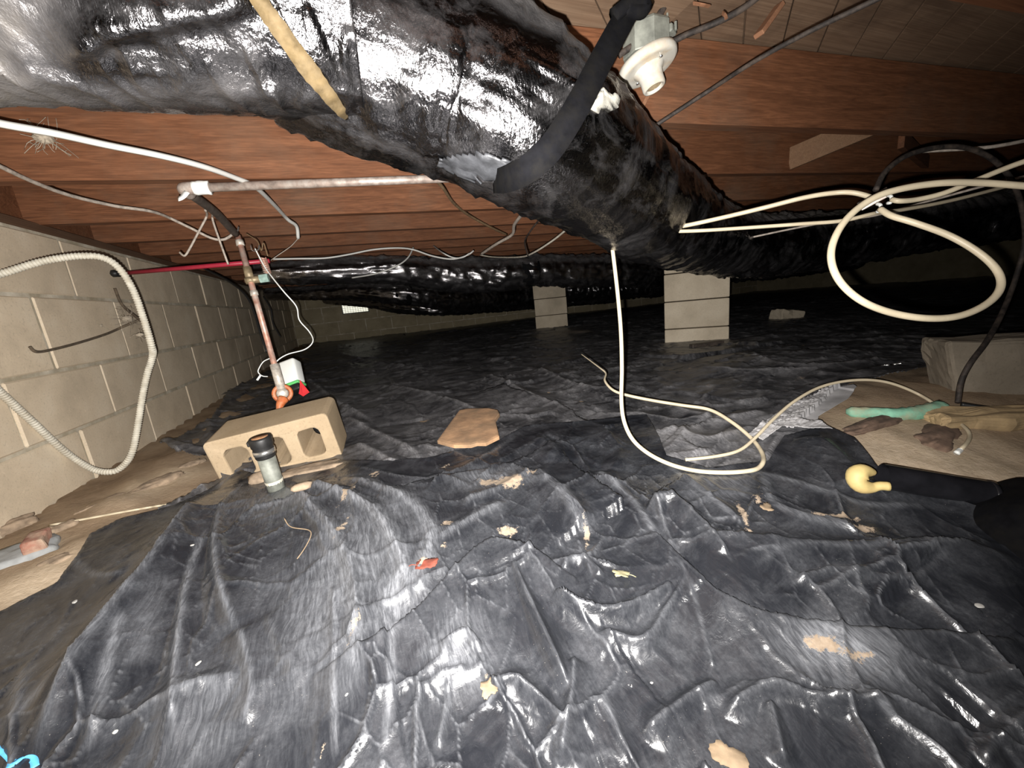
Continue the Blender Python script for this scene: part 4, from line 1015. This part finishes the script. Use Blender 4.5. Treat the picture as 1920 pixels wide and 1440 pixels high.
cable('cream_cable', [(1144, 432, .985), (1150, 480, .985), (1158, 550, .985), (1164, 620, .985), (1166, 690, .985), (1165, 750, .98), (1170, 790, .97), (1186, 824, .95), (1215, 850, .93), (1255, 870, .915), (1300, 882, .905), (1350, 886, .905), (1395, 884, .905), (1422, 878, .91), (1432, 862, .93), (1425, 842, .96), (1405, 818, 1.0), (1370, 790, 1.06), (1330, 768, 1.12), (1280, 760, 1.16), (1230, 752, 1.2), (1180, 742, 1.24), (1150, 732, 1.27), (1134, 714, 1.32), (1136, 700, 1.38), (1125, 690, 1.42), (1090, 664, 1.6)], .0050, MT['romex'], 'cream cable hanging straight down from the big duct and curling on the plastic', n=260, seg=8, rad=np.interp(np.arange(260), [0, 195, 225, 259], [1, 1, .6, .35])[:, None] * np.ones(8)[None])
cable('grey_cable', [(1285, 862, .93), (1340, 856, .93), (1385, 845, .94), (1415, 822, .965), (1450, 786, 1.0), (1490, 752, 1.04), (1540, 725, 1.08), (1600, 713, 1.1), (1660, 716, 1.1), (1720, 738, 1.08), (1770, 770, 1.04), (1805, 798, 1.0), (1818, 812, .99), (1815, 828, .98), (1800, 844, .975)], .0040, MT['romex'], 'dirty cream cable arching over the pale grey plastic to the dirt', n=140)
wire('cable_tip', [(1801, 843, .974), (1793, 850, .972)], .0055, MT['white_plastic'], 'small white cap on the end of the arching cable', 'cap', 6)
cable('black_cable', [(1642, 356, .90), (1660, 322, .92), (1700, 292, .94), (1755, 277, .96), (1810, 277, .98), (1860, 298, 1.0), (1895, 335, 1.02), (1915, 385, 1.05), (1922, 450, 1.08), (1905, 520, 1.1), (1880, 585, 1.08), (1850, 640, 1.02), (1820, 680, 1.00), (1802, 715, 1.01), (1796, 755, 1.02)], .0060, MT['blackcable'], 'black cable arching up behind the cream loop and down across the big rough block', n=150)
cable('black_cable', [(1802, 758, 1.01), (1840, 764, .99), (1900, 771, .96), (1980, 780, .93)], .0060, MT['black'], 'black cable lying along the foot of the big rough block', n=40)
cable('grey_cable', [(1720, 284, 1.2), (1830, 278, 1.15), (1880, 272, 1.12), (1960, 256, 1.1)], .0050, MT['grey_cable'], 'dusty cable at the right edge level with the top of the black arch', n=40)
# bracket where the cables meet
b0, b1 = at_d(1612, 388, .90), at_d(1668, 358, .86)
t = thing('cable_bracket', b0, 'small worn metal bracket that bunches the cream cables behind the loop', 'bracket')
R_ = frame_z(b1 - b0, -CF)
part('plate', xf(bbox((.020, .006, np.linalg.norm(b1 - b0)), .001), R_, (b0 + b1) / 2), MT['oldpipe'], t, False)
part('flange', xf(bbox((.004, .022, np.linalg.norm(b1 - b0)), .001), R_, (b0 + b1) / 2 + R_ @ np.array([.009, .008, 0])), MT['darkpipe'], t, False)
for q in ((1668, 372), (1648, 388)): part('clip', tube(px_line([(q[0] - 4, q[1] - 6, .85), (q[0] + 3, q[1] - 3, .84), (q[0] + 3, q[1] + 7, .84), (q[0] - 4, q[1] + 9, .85)], 10), .0035, 6), MT['white_plastic'], t)

# ------------------------------------------------------------------ things lying about
# hollow block on its side
def hollow_block(L, D, H, web, walls):
    """block on its side, three cores running front to back (local x length, y depth, z height)"""
    bm = bmesh.new(); xs = [-L / 2]
    cw = (L - 2 * walls - 2 * web) / 3
    cores = [(-L / 2 + walls + i * (cw + web), -L / 2 + walls + i * (cw + web) + cw) for i in range(3)]
    z0, z1 = walls, H - walls
    def ring(x0, x1, za, zb, y, rr_, s=3):
        P = []
        for (cx_, cz_, a0) in ((x1 - rr_, zb - rr_, 0), (x0 + rr_, zb - rr_, 90), (x0 + rr_, za + rr_, 180), (x1 - rr_, za + rr_, 270)):
            for q in range(s + 1):
                an = math.radians(a0 + 90 * q / s); P.append(bm.verts.new((cx_ + rr_ * math.cos(an), y, cz_ + rr_ * math.sin(an))))
        return P
    loops = {}
    for y, nm in ((-D / 2, 'f'), (D / 2, 'b')):
        e = .006 if nm == 'f' else .006
        o = ring(-L / 2, L / 2, 0, H, y, .016)
        cs = [ring(a + (0 if nm == 'f' else .006), b - (0 if nm == 'f' else .006), z0 + (0 if nm == 'f' else .006), z1 - (0 if nm == 'f' else .006), y, .020) for a, b in cores]
        loops[nm] = (o, cs)
        ed = []
        for lp in [o] + cs:
            for i in range(len(lp)): ed.append(bm.edges.new((lp[i], lp[(i + 1) % len(lp)])))
        bmesh.ops.triangle_fill(bm, use_beauty=True, use_dissolve=False, edges=ed)
    for A_, B_ in [(loops['f'][0], loops['b'][0])] + list(zip(loops['f'][1], loops['b'][1])):
        for i in range(len(A_)):
            k = (i + 1) % len(A_); bm.faces.new((A_[i], A_[k], B_[k], B_[i]))
    bmesh.ops.recalc_face_normals(bm, faces=list(bm.faces))
    out = [e for e in bm.edges if len(e.link_faces) == 2 and e.calc_face_angle(0) > .9 and max(abs(v.co.x) for v in e.verts) > L / 2 - .05]
    bmesh.ops.bevel(bm, geom=[e for e in bm.edges if len(e.link_faces) == 2 and e.calc_face_angle(0) > .9], offset=.005, segments=2, profile=.6, affect='EDGES')
    bm.verts.index_update()
    V = np.array([v.co[:] for v in bm.verts]); F = [[v.index for v in f.verts] for f in bm.faces]; bm.free()
    V = V + (np.stack([fbm(V[:, 0] * 40, V[:, 2] * 40 + V[:, 1] * 30, s) for s in (1, 2, 3)], 1) - .47) * .006
    return V, F
cb = at_d(538, 886, 1.235)
Rb = rotz(-.10) @ rotx(.13) @ roty(-.10)
tag(part('concrete_block', xf(hollow_block(.350, .165, .172, .038, .038), Rb, cb + (.004, .085, .0)), MT['block_loose'], None, False), 'buff hollow concrete block on its side with three openings, behind the pipe stub', 'block')
tag(part('brick_fragment', rock((.21, .08, .045), 5, .25, 4, rotz(-.1), at_d(585, 886, 1.17), .7), MT['rubble']), 'brownish slab of broken masonry under the right end of the hollow block', 'stone')
tag(part('brick_fragment', rock((.07, .05, .04), 15, .3, 2, rotz(.4), hit(490, 896, .006), .4), MT['rubble']), 'small pinkish rubble lump at the left foot of the pipe stub', 'stone')
tag(part('brick_fragment', rock((.05, .03, .02), 16, .3, 2, rotz(.2), hit(565, 913, .006), .4), MT['rubble']), 'little pinkish rubble piece right of the foot of the pipe stub', 'stone')
# galvanised pipe stub
s0 = at_d(518, 914, 1.06); s1 = at_d(486, 818, 1.02)
ax = s1 - s0; S_ = lambda f: s0 + ax * f
t = thing('pipe_stub', s0, 'short upright galvanized pipe stub with black rubber cap and hose clamp before the hollow block', 'pipe')
part('pipe', rod(S_(-.15), S_(.62), .0215, 20), MT['galv'], t)
part('lower_wrap', rod(S_(.0), S_(.16), .0195, 18, .0225), MT['conduit'], t)
rc_ = part('rubber_cap', lathe([(.0225, 0), (.0245, .004), (.0245, .030), (.0265, .034), (.0275, .052), (.0255, .058), (.020, .058)], frame_z(ax), S_(.60), 24), MT['black'], t)
hc_ = part('hose_clamp', lathe([(.0250, .012), (.0262, .012), (.0262, .024), (.0250, .024)], frame_z(ax), S_(.60), 24), MT['steel'], t)
part('clamp_screw', xf(bbox((.016, .012, .014), .002), frame_z(ax), S_(.86) - CA * .031), MT['black'], hc_, False)
part('rust_plug', lathe([(.001, .0585), (.0195, .0585), (.0205, .056), (.0205, .05)], frame_z(ax), S_(.60), 20), MT['rust'], rc_)
# sensor
sb = at_d(548, 733, 1.62); Rs = frame_z(at_d(537, 678, 1.66) - sb, -CF)
t = thing('moisture_sensor', sb, 'white sensor box with a green band and black foot behind the copper pipe', 'sensor')
part('body', xf(bbox((.098, .06, .110), .012, 3), Rs, sb + Rs @ np.array([0, 0, .078])), MT['white_plastic'], t)
part('band', xf(bbox((.099, .061, .014), .005, 2), Rs, sb + Rs @ np.array([0, 0, .020])), MT['green'], t)
part('foot', xf(bbox((.096, .058, .030), .006, 2), Rs, sb + Rs @ np.array([0, 0, .0])), MT['black'], t)
fp = [at_d(562, 712, 1.60), at_d(580, 735, 1.56), at_d(568, 743, 1.555), at_d(560, 738, 1.57), at_d(562, 728, 1.585)]
nf = np.cross(fp[1] - fp[0], fp[2] - fp[0]); nf = nf / np.linalg.norm(nf) * .0015
Vf = np.array(fp + [q + nf for q in fp]); Ff = [[0, 1, 2, 3, 4], [9, 8, 7, 6, 5]] + [[i, 5 + i, 5 + (i + 1) % 5, (i + 1) % 5] for i in range(5)]
tag(part('tag', (Vf, Ff), MT['red'], None, False), 'small bright red tag leaning beside the white sensor box', 'tag')
wire('white_wire', [(506, 672, 1.52), (494, 678, 1.52), (486, 690, 1.51), (484, 698, 1.51), (492, 705, 1.515), (502, 706, 1.53)], .0020, MT['white_plastic'], 'small loop of thin white lead left of the sensor box', 'wire', 40)
wire('plug', [(489, 703, 1.50), (482, 713, 1.495)], .0042, MT['white_plastic'], 'small white plug lying at the end of the thin lead', 'plug', 8)
# flat stone
st = [(822, 840), (864, 786), (878, 783), (918, 779), (934, 783), (938, 790), (930, 800), (937, 828), (912, 842), (896, 841), (884, 845), (852, 841)]
def slab(poly, d_near, mat, name, label, cat, th=.02, tilt=0.0, up=.012):
    P = np.array([hit(px, py, up) for px, py in poly]); c = P.mean(0); A_ = np.c_[P[:, :2] - c[:2], np.ones(len(P))]; co = np.linalg.lstsq(A_, P[:, 2], rcond=None)[0]; P[:, 2] = A_ @ co + up; 
    if tilt: P[:, 2] += (P[:, 1] - P[:, 1].min()) * tilt
    n = len(P); P2 = []
    for p in P: P2.append(c + (p - c) * .93)
    V = []; 
    top = P + np.array([0, 0, th]); bot = P
    Vv = np.concatenate([np.array([c + (p - c) * .94 for p in top]), top - (0, 0, th * .25), bot]); F = [list(range(n))]
    for k in (0, 1): F += [[k * n + i, (k + 1) * n + i, (k + 1) * n + (i + 1) % n, k * n + (i + 1) % n] for i in range(n)]
    F.append([2 * n + i for i in range(n)][::-1])
    return tag(part(name, (Vv, F), mat, None, False), label, cat)
slab(st, 0, MT['tanstone'], 'flat_stone', 'flat angular tan stone lying on the plastic in the middle', 'stone', .014, .05, .006)
# right: rough block, buff slab, foam, grey poly, rag
rb0 = at_d(1770, 752, 1.14); 
Vr, Fr = bbox((.42, .12, .176), .012, 2)
bmv = []
def subdiv(VF, cuts, seed, amt):
    bm = bmesh.new(); vs = [bm.verts.new(v) for v in VF[0]]
    for f in VF[1]: bm.faces.new([vs[i] for i in f])
    bmesh.ops.subdivide_edges(bm, edges=list(bm.edges), cuts=cuts, use_grid_fill=True)
    bm.verts.index_update(); V = np.array([v.co[:] for v in bm.verts]); F = [[v.index for v in f.verts] for f in bm.faces]; bm.free()
    V = V + (np.stack([fbm(V[:, 0] * 22 + s * 9, V[:, 2] * 22 + V[:, 1] * 26, seed + s) for s in (1, 2, 3)], 1) - .47) * amt
    return V, F
Vr, Fr = subdiv((Vr, Fr), 5, 3, .022)
Vr[:, 0] += np.where(Vr[:, 0] < 0, (.10 - Vr[:, 2]) * .22 - .012, 0)
exr = at_d(1990, 755, 1.06) - rb0; ang = math.atan2(exr[1], exr[0])
tag(part('rough_block', xf((Vr, Fr), rotz(ang), rb0 + rotz(ang) @ np.array([.205, .06, .086])), MT['block_stone'], None, False), 'big rough grey-brown block of stone at the right edge behind a black cable', 'block')
bs0 = hit(1785, 800); e2 = at_d(2000, 822, (bs0 @ CF) - .03) - bs0; an2 = math.atan2(e2[1], e2[0])
tag(part('buff_slab', xf(subdiv(bbox((.40, .08, .05), .010, 3), 5, 8, .040), rotz(an2), bs0 + rotz(an2) @ np.array([.18, .04, -.002])), MT['buffstone'], None, False), 'long buff stone slab in front of the rough block at the right edge', 'stone')
fo = spline([hit(a, b, .004) for a, b in ((1586, 772), (1630, 774), (1680, 777), (1720, 774), (1770, 763))], 24)
prof_ = .017 * (1 + .25 * (RNG.random((24, 10)) - .5)); prof_[0] *= .4; prof_[-1] *= .4
tag(part('foam_strip', tube(fo, 1.0, 10, True, prof_ * np.linspace(.85, 1.1, 24)[:, None]), MT['teal']), 'green foam strip lying on the dirt left of the rough block', 'foam')
tag(part('clay_lump', rock((.15, .07, .04), 31, .6, 4, rotz(.2), hit(1755, 812) - (0, 0, .016), .2), MT['brownrag']), 'dark brown lump of clay in the dirt under the cable end', 'clay lump')
tag(part('clay_lump', rock((.24, .05, .03), 32, .6, 4, rotz(-.05), hit(1640, 794) - (0, 0, .006), .2), MT['brownrag']), 'low brown clay ridge in front of the green foam strip', 'clay lump')
def sheet_px(name, poly, mat, label, cat, up=.012, seed=1, amp=.02, res=150, sag=0):
    G = np.array([gp(px, py, up) for px, py in poly]); lo = G.min(0); hi = G.max(0)
    gx, gy = np.meshgrid(np.linspace(lo[0], hi[0], res), np.linspace(lo[1], hi[1], res), indexing='ij'); gx = gx.ravel(); gy = gy.ravel()
    ins_ = inside(gx, gy, G[:, :2]); sc_ = 1.0 / max(hi[0] - lo[0], hi[1] - lo[1])
    gz = np.maximum(top(gx, gy), ground(gx, gy)) + up * .7 + amp * (facets(gx * sc_ * 2.6, gy * sc_ * 2.6, seed) + .5)
    i = (np.arange(res - 1)[:, None] * res + np.arange(res - 1)[None]); F = np.stack([i, i + res, i + res + 1, i + 1], -1).reshape(-1, 4)
    V2, F2, _ = cut(gx, gy, gz, F, ins_, {}, [(G[:, :2], True)])
    n = len(V2); F3 = F2.tolist() + (F2[:, ::-1] + n).tolist(); E = {}
    for q in F2:
        for a, b in zip(q, np.roll(q, -1)): E[(a, b)] = 1
    F3 += [[a, n + a, n + b, b] for (a, b) in E if (b, a) not in E]
    return tag(part(name, (np.concatenate([V2, V2 - (0, 0, .0015)]), F3), mat), label, cat)
sheet_px('grey_plastic', [(1404, 818), (1440, 790), (1490, 758), (1545, 735), (1600, 724), (1606, 728), (1590, 748), (1535, 782), (1530, 800), (1560, 822), (1520, 820), (1470, 812), (1430, 830)], MT['greysheet'], 'scrap of pale grey translucent plastic under the arching cable', 'plastic scrap', .014, 5, .012)
# rolled tube and yellow piece
pc = [on_sheet(1668, 893, .02), on_sheet(1740, 905, .02), on_sheet(1850, 926, .02)]
ra = hit(1655, 893, .02); rb = hit(1850, 926, .024)
t = thing('black_pipe', rb, 'length of glossy black plastic pipe half tucked under the plastic beside the dirt', 'pipe')
part('pipe', join(tube(np.linspace(ra, rb, 10), .024, 24, False), tube(np.linspace(rb, ra, 10), .020, 24, False)), MT['abs'], t)
part('end_ring', lathe([(.020, -.002), (.0245, -.002), (.0250, .002), (.0245, .006), (.020, .006)], frame_z(rb - ra), rb, 24), MT['abs'], t)
yd = hit(1625, 916, .016) @ CF - .012
yc = px_line([(1640, 886, yd), (1616, 884, yd), (1606, 897, yd), (1614, 910, yd - .005), (1634, 914, yd - .01), (1650, 911, yd - .015), (1667, 912, yd - .02)], 26)
yr = np.interp(np.linspace(0, 1, 26), [0, .12, .35, .6, .8, .92, 1], [.005, .010, .018, .014, .008, .008, .0085])
tag(part('yellow_scrap', tube(yc, yr, 14), MT['yellow']), 'pale yellow curved scrap with a narrow neck lying on black plastic near the dirt', 'scrap')
bn = hit(1960, 985)
tag(part('black_blob', rock((.26, .18, .16), 88, .16, 4, rotz(.2), bn + (.03, .0, -.02)), MT['strap']), 'featureless black rounded blob at the right edge in front of the dirt', 'bundle')  # plain matte black form, rounded, partly past the right edge
# far block fragment, bolt, dark timber piece
ff = at_d(1486, 592, 3.4)
tag(part('block_fragment', xf(subdiv(bbox((.22, .14, .10), .008, 2), 3, 5, .03), rotz(-.2) @ roty(.15), ff + (0, .05, .0)), MT['block_pier'], None, False), 'broken piece of tan block far back in the dark right of the pier', 'block')
wire('bolt', [(1653, 687, 1.45), (1690, 681, 1.46)], .0040, MT['steel'], 'bright steel bolt lying on the far plastic left of the rough block', 'bolt', 8)
tag(part('dark_timber', xf(bbox((.22, .04, .028), .003), rotz(-.2), hit(1325, 646, .006)), MT['darkpipe'], None, False), 'short dark stick at the foot of the big block pier', 'stick')
# left: foundation rubble
tag(part('blue_stone', rock((.17, .12, .09), 41, .22, 4, rotz(.5), hit(20, 1050) + (-.01, .02, -.03), .75), MT['bluestone']), 'blue-grey footing stone at the left edge below the block wall', 'stone')
tag(part('red_brick', xf(subdiv(bbox((.036, .06, .05), .005, 2), 2, 4, .012), rotz(.35), hit(72, 1022, .006)), MT['brick'], None, False), 'red brick bat set beside the blue-grey footing stone', 'brick')
for q, s, z, l in (((112, 1052, 1.0), (.08, .05, .04), 51, 'pinkish mortar lump just right of the red brick bat'), ((110, 992, 1.05), (.07, .04, .05), 52, 'pinkish mortar lump above the red brick bat'), ((20, 985, 1.05), (.09, .05, .05), 53, 'pale broken mortar lump at the left edge above the blue-grey stone')):
    tag(part('mortar_lump', rock(s, z, .45, 4, rotz(s[0] * 9), hit(q[0], q[1]) + (0, .01, -.012), .5), MT['rubble']), l, 'mortar')
for q, s, z, l in (((300, 905, 1.14), (.16, .07, .05), 61, 'largest pinkish heap of crumbled mortar along the foot of the wall'), ((215, 935, 1.10), (.14, .07, .04), 62, 'sandy lump of footing spoil left of the larger mortar heap'), ((365, 868, 1.22), (.09, .05, .04), 63, 'small crumbly lump near the corner of the black plastic')):
    tag(part('mortar_heap', rock(s, z, .5, 4, rotz(.9), hit(q[0], q[1]) + (-.01, .0, -.012), .2), MT['rubble']), l, 'mortar')
# root and cobweb tuft on the wall
wire('root', [at for at in [(56, 650, 1.38), (68, 660, 1.40), (100, 655, 1.43), (150, 642, 1.50), (200, 626, 1.56), (232, 612, 1.6), (262, 600, 1.62)]], .0045, MT['root'], 'thin dark root creeping across the block wall below the tuft', 'root')
wire('root', [(215, 540, 1.66), (228, 570, 1.66), (250, 590, 1.62), (268, 604, 1.60)], .0055, MT['root'], 'short dark root hanging from the red pipe fitting to the conduit', 'root', 30)
def tuft(c, r, n, seed):
    rr_ = np.random.default_rng(seed); out = [rock((r, r * .8, r * .7), seed, .5, 3, None, c)]
    for k in range(n):
        d = rr_.normal(size=3); d /= np.linalg.norm(d); e = c + d * r * (1 + rr_.random()); m = (c + e) / 2 + rr_.normal(size=3) * r * .25
        out.append(tube(spline([c, m, e], 6), .0006, 3))
    return join(*out)
tag(part('cobweb_tuft', tuft(at_d(238, 598, 1.58), .036, 26, 3), MT['web']), 'buff cobweb tuft caught on the wall beside the conduit', 'cobweb')
tag(part('cobweb_tuft', tuft(at_d(186, 611, 1.5), .020, 8, 4), MT['web']), 'smaller pale tuft left of the big cobweb tuft on the wall', 'cobweb')
tag(part('cobweb_tuft', tuft(at_d(262, 628, 1.5), .022, 14, 6), MT['web']), 'wispy tuft under the big cobweb tuft, touching the conduit', 'cobweb')
tag(part('cobweb_tuft', tuft(at_d(82, 258, .93), .034, 40, 5), MT['web']), 'dusty cobweb tuft on the thick white cable at the upper left', 'cobweb')
# leaves, scraps and flakes on the front sheet
def leaf(px, py, size, ang, lobes, mat, name, label, cat='leaf', seed=0, curl=.25):
    c = on_sheet(px, py, .006); m = 40; a = np.linspace(0, 2 * math.pi, m, endpoint=False)
    r = size / 2 * (.62 + .38 * np.abs(np.cos(a * lobes / 2))) * (1 + .2 * (np.random.default_rng(seed).random(m) - .5))
    Vt = [np.zeros(3)]; 
    for q in (.5, 1.0):
        for i in range(m): Vt.append(np.array([r[i] * q * math.cos(a[i]) * 1.25, r[i] * q * math.sin(a[i]), curl * (r[i] * q) ** 2 / size * math.cos(3 * a[i])]))
    Vt = np.array(Vt); n = len(Vt); F = [[0, 1 + i, 1 + (i + 1) % m] for i in range(m)] + [[1 + i, 1 + m + i, 1 + m + (i + 1) % m, 1 + (i + 1) % m] for i in range(m)]
    th = .0012; Vt2 = np.concatenate([Vt, Vt - (0, 0, th)]); F2 = F + [[q + n for q in f][::-1] for f in F] + [[1 + m + i, n + 1 + m + i, n + 1 + m + (i + 1) % m, 1 + m + (i + 1) % m] for i in range(m)]
    e = CA - np.array([0, 0, CA[2]]); R = rotz(math.atan2(e[1], e[0]) + ang) @ rotx(.15)
    stem = tube(spline([[-.5 * size, 0, .001], [-.8 * size, .1 * size, .003], [-1.05 * size, .06 * size, .001]], 8), .0008, 5)
    vf = join((Vt2, F2), stem) if cat == 'leaf' else (Vt2, F2)
    return tag(part(name, xf(vf, R, c), mat), label, cat)
leaf(1164, 1074, .026, 2.6, 5, MT['leaf_green'], 'dry_leaf', 'pale olive lobed leaf on the black plastic right of centre', seed=3)
leaf(800, 1056, .034, .3, 2, MT['leaf_red'], 'dry_leaf', 'red-brown curled leaf on the dusty plastic left of centre', seed=4)
leaf(917, 1288, .026, 1.2, 4, MT['tanpaper'], 'paper_scrap', 'tan torn scrap on the plastic at the bottom centre', 'scrap', 5)
leaf(1366, 1418, .034, -.5, 2, MT['tanpaper'], 'paper_scrap', 'tan scrap under a crease at the bottom edge right of centre', 'scrap', 6)
leaf(1438, 950, .026, .9, 3, MT['tanpaper'], 'paper_scrap', 'tan crumb of dried mud left of the yellow scrap', 'mud', 8)
fl_ = [(1836, 1135, .016), (372, 1243, .009), (216, 1370, .010), (1222, 1280, .005), (650, 1302, .005), (140, 1128, .012), (360, 1022, .010)]
for k, (px, py, s) in enumerate(fl_):
    tag(part('pale_flake', rock((s, s * .7, s * .25), 70 + k, .4, 2, rotz(k), on_sheet(px, py, s * .1)), MT['paper']), ['largest white flake, on the plastic at the right', 'white flake low on the left folds', 'white flake near the bottom left corner', 'tiny white flake right of the bottom centre', 'tiny pale flake below the long dusty fold', 'white flake beside the dirt at the left edge', 'long white flake on the big left fold'][k], 'flake')
wire('straw', [tuple(q) for q in [(533, 972, .86), (545, 988, .85), (580, 994, .84), (583, 1005, .835), (570, 1030, .825), (557, 1048, .82)]], .0011, MT['tanpaper'], 'bent dry straw on the plastic below the pipe stub', 'straw', 30)
# blue paint strokes at the lower left corner
for k, pts in enumerate([[(-8, 1400), (10, 1412), (22, 1426), (18, 1440)], [(26, 1432), (44, 1420), (62, 1424), (66, 1438)]]):
    c = spline([on_sheet(a, b, .003) for a, b in pts], 20)
    tag(part('blue_mark', ribbon(c, .007, CA[None], .0012), MT['blue']), ['light blue printed stroke at the bottom left corner of the sheet', 'second light blue printed stroke, right of the corner one'][k], 'mark')
# wood splinters hanging off the subfloor at the upper right
for k, (a, b, d_) in enumerate([((1355, 24), (1362, 36), .78), ((1300, 6), (1330, 12), .80)]):
    tag(part('splinter', ribbon(px_line([a + (d_,), ((a[0] + b[0]) / 2 + 2, (a[1] + b[1]) / 2, d_ - .01), b + (d_,)], 6), .006, CF[None] + .2, .0025), MT['stick'], None, False), ['short splinter hanging beside the black cable at the top', 'splinter at the top edge right of the lamp box'][k], 'splinter')

# alike things carry one group phrase each
GROUPS = {'cream_cable': 'cream cables on the right', 'black_cable': 'black cables under the floor', 'grey_cable': 'dusty grey cables', 'white_cable': 'white cables along the joists', 'insulated_duct': 'black insulated ducts',
          'block_pier': 'block piers', 'mortar_lump': 'mortar lumps by the footing', 'mortar_heap': 'spoil along the wall foot', 'cobweb_tuft': 'cobweb tufts', 'pale_flake': 'pale flakes on the sheet', 'brick_fragment': 'rubble round the pipe stub',
          'clay_lump': 'clay lumps in the dirt', 'pipe_hanger': 'wire pipe hangers', 'root': 'roots on the wall', 'dry_leaf': 'leaves on the sheet', 'paper_scrap': 'tan scraps on the sheet', 'blue_mark': 'blue strokes on the sheet', 'splinter': 'splinters overhead', 'plastic_sheet': 'plastic ground sheets',
          'white_wire': 'thin white leads', 'brown_wire': 'short loose wires', 'black_strand': 'loose black wires', 'brown_cable': 'brown cables'}
for o in COL.objects:
    b = o.name.split('.')[0]
    if o.parent is None and b in GROUPS and o.get('label') and sum(1 for q in COL.objects if q.parent is None and q.name.split('.')[0] == b) > 1: o['group'] = GROUPS[b]
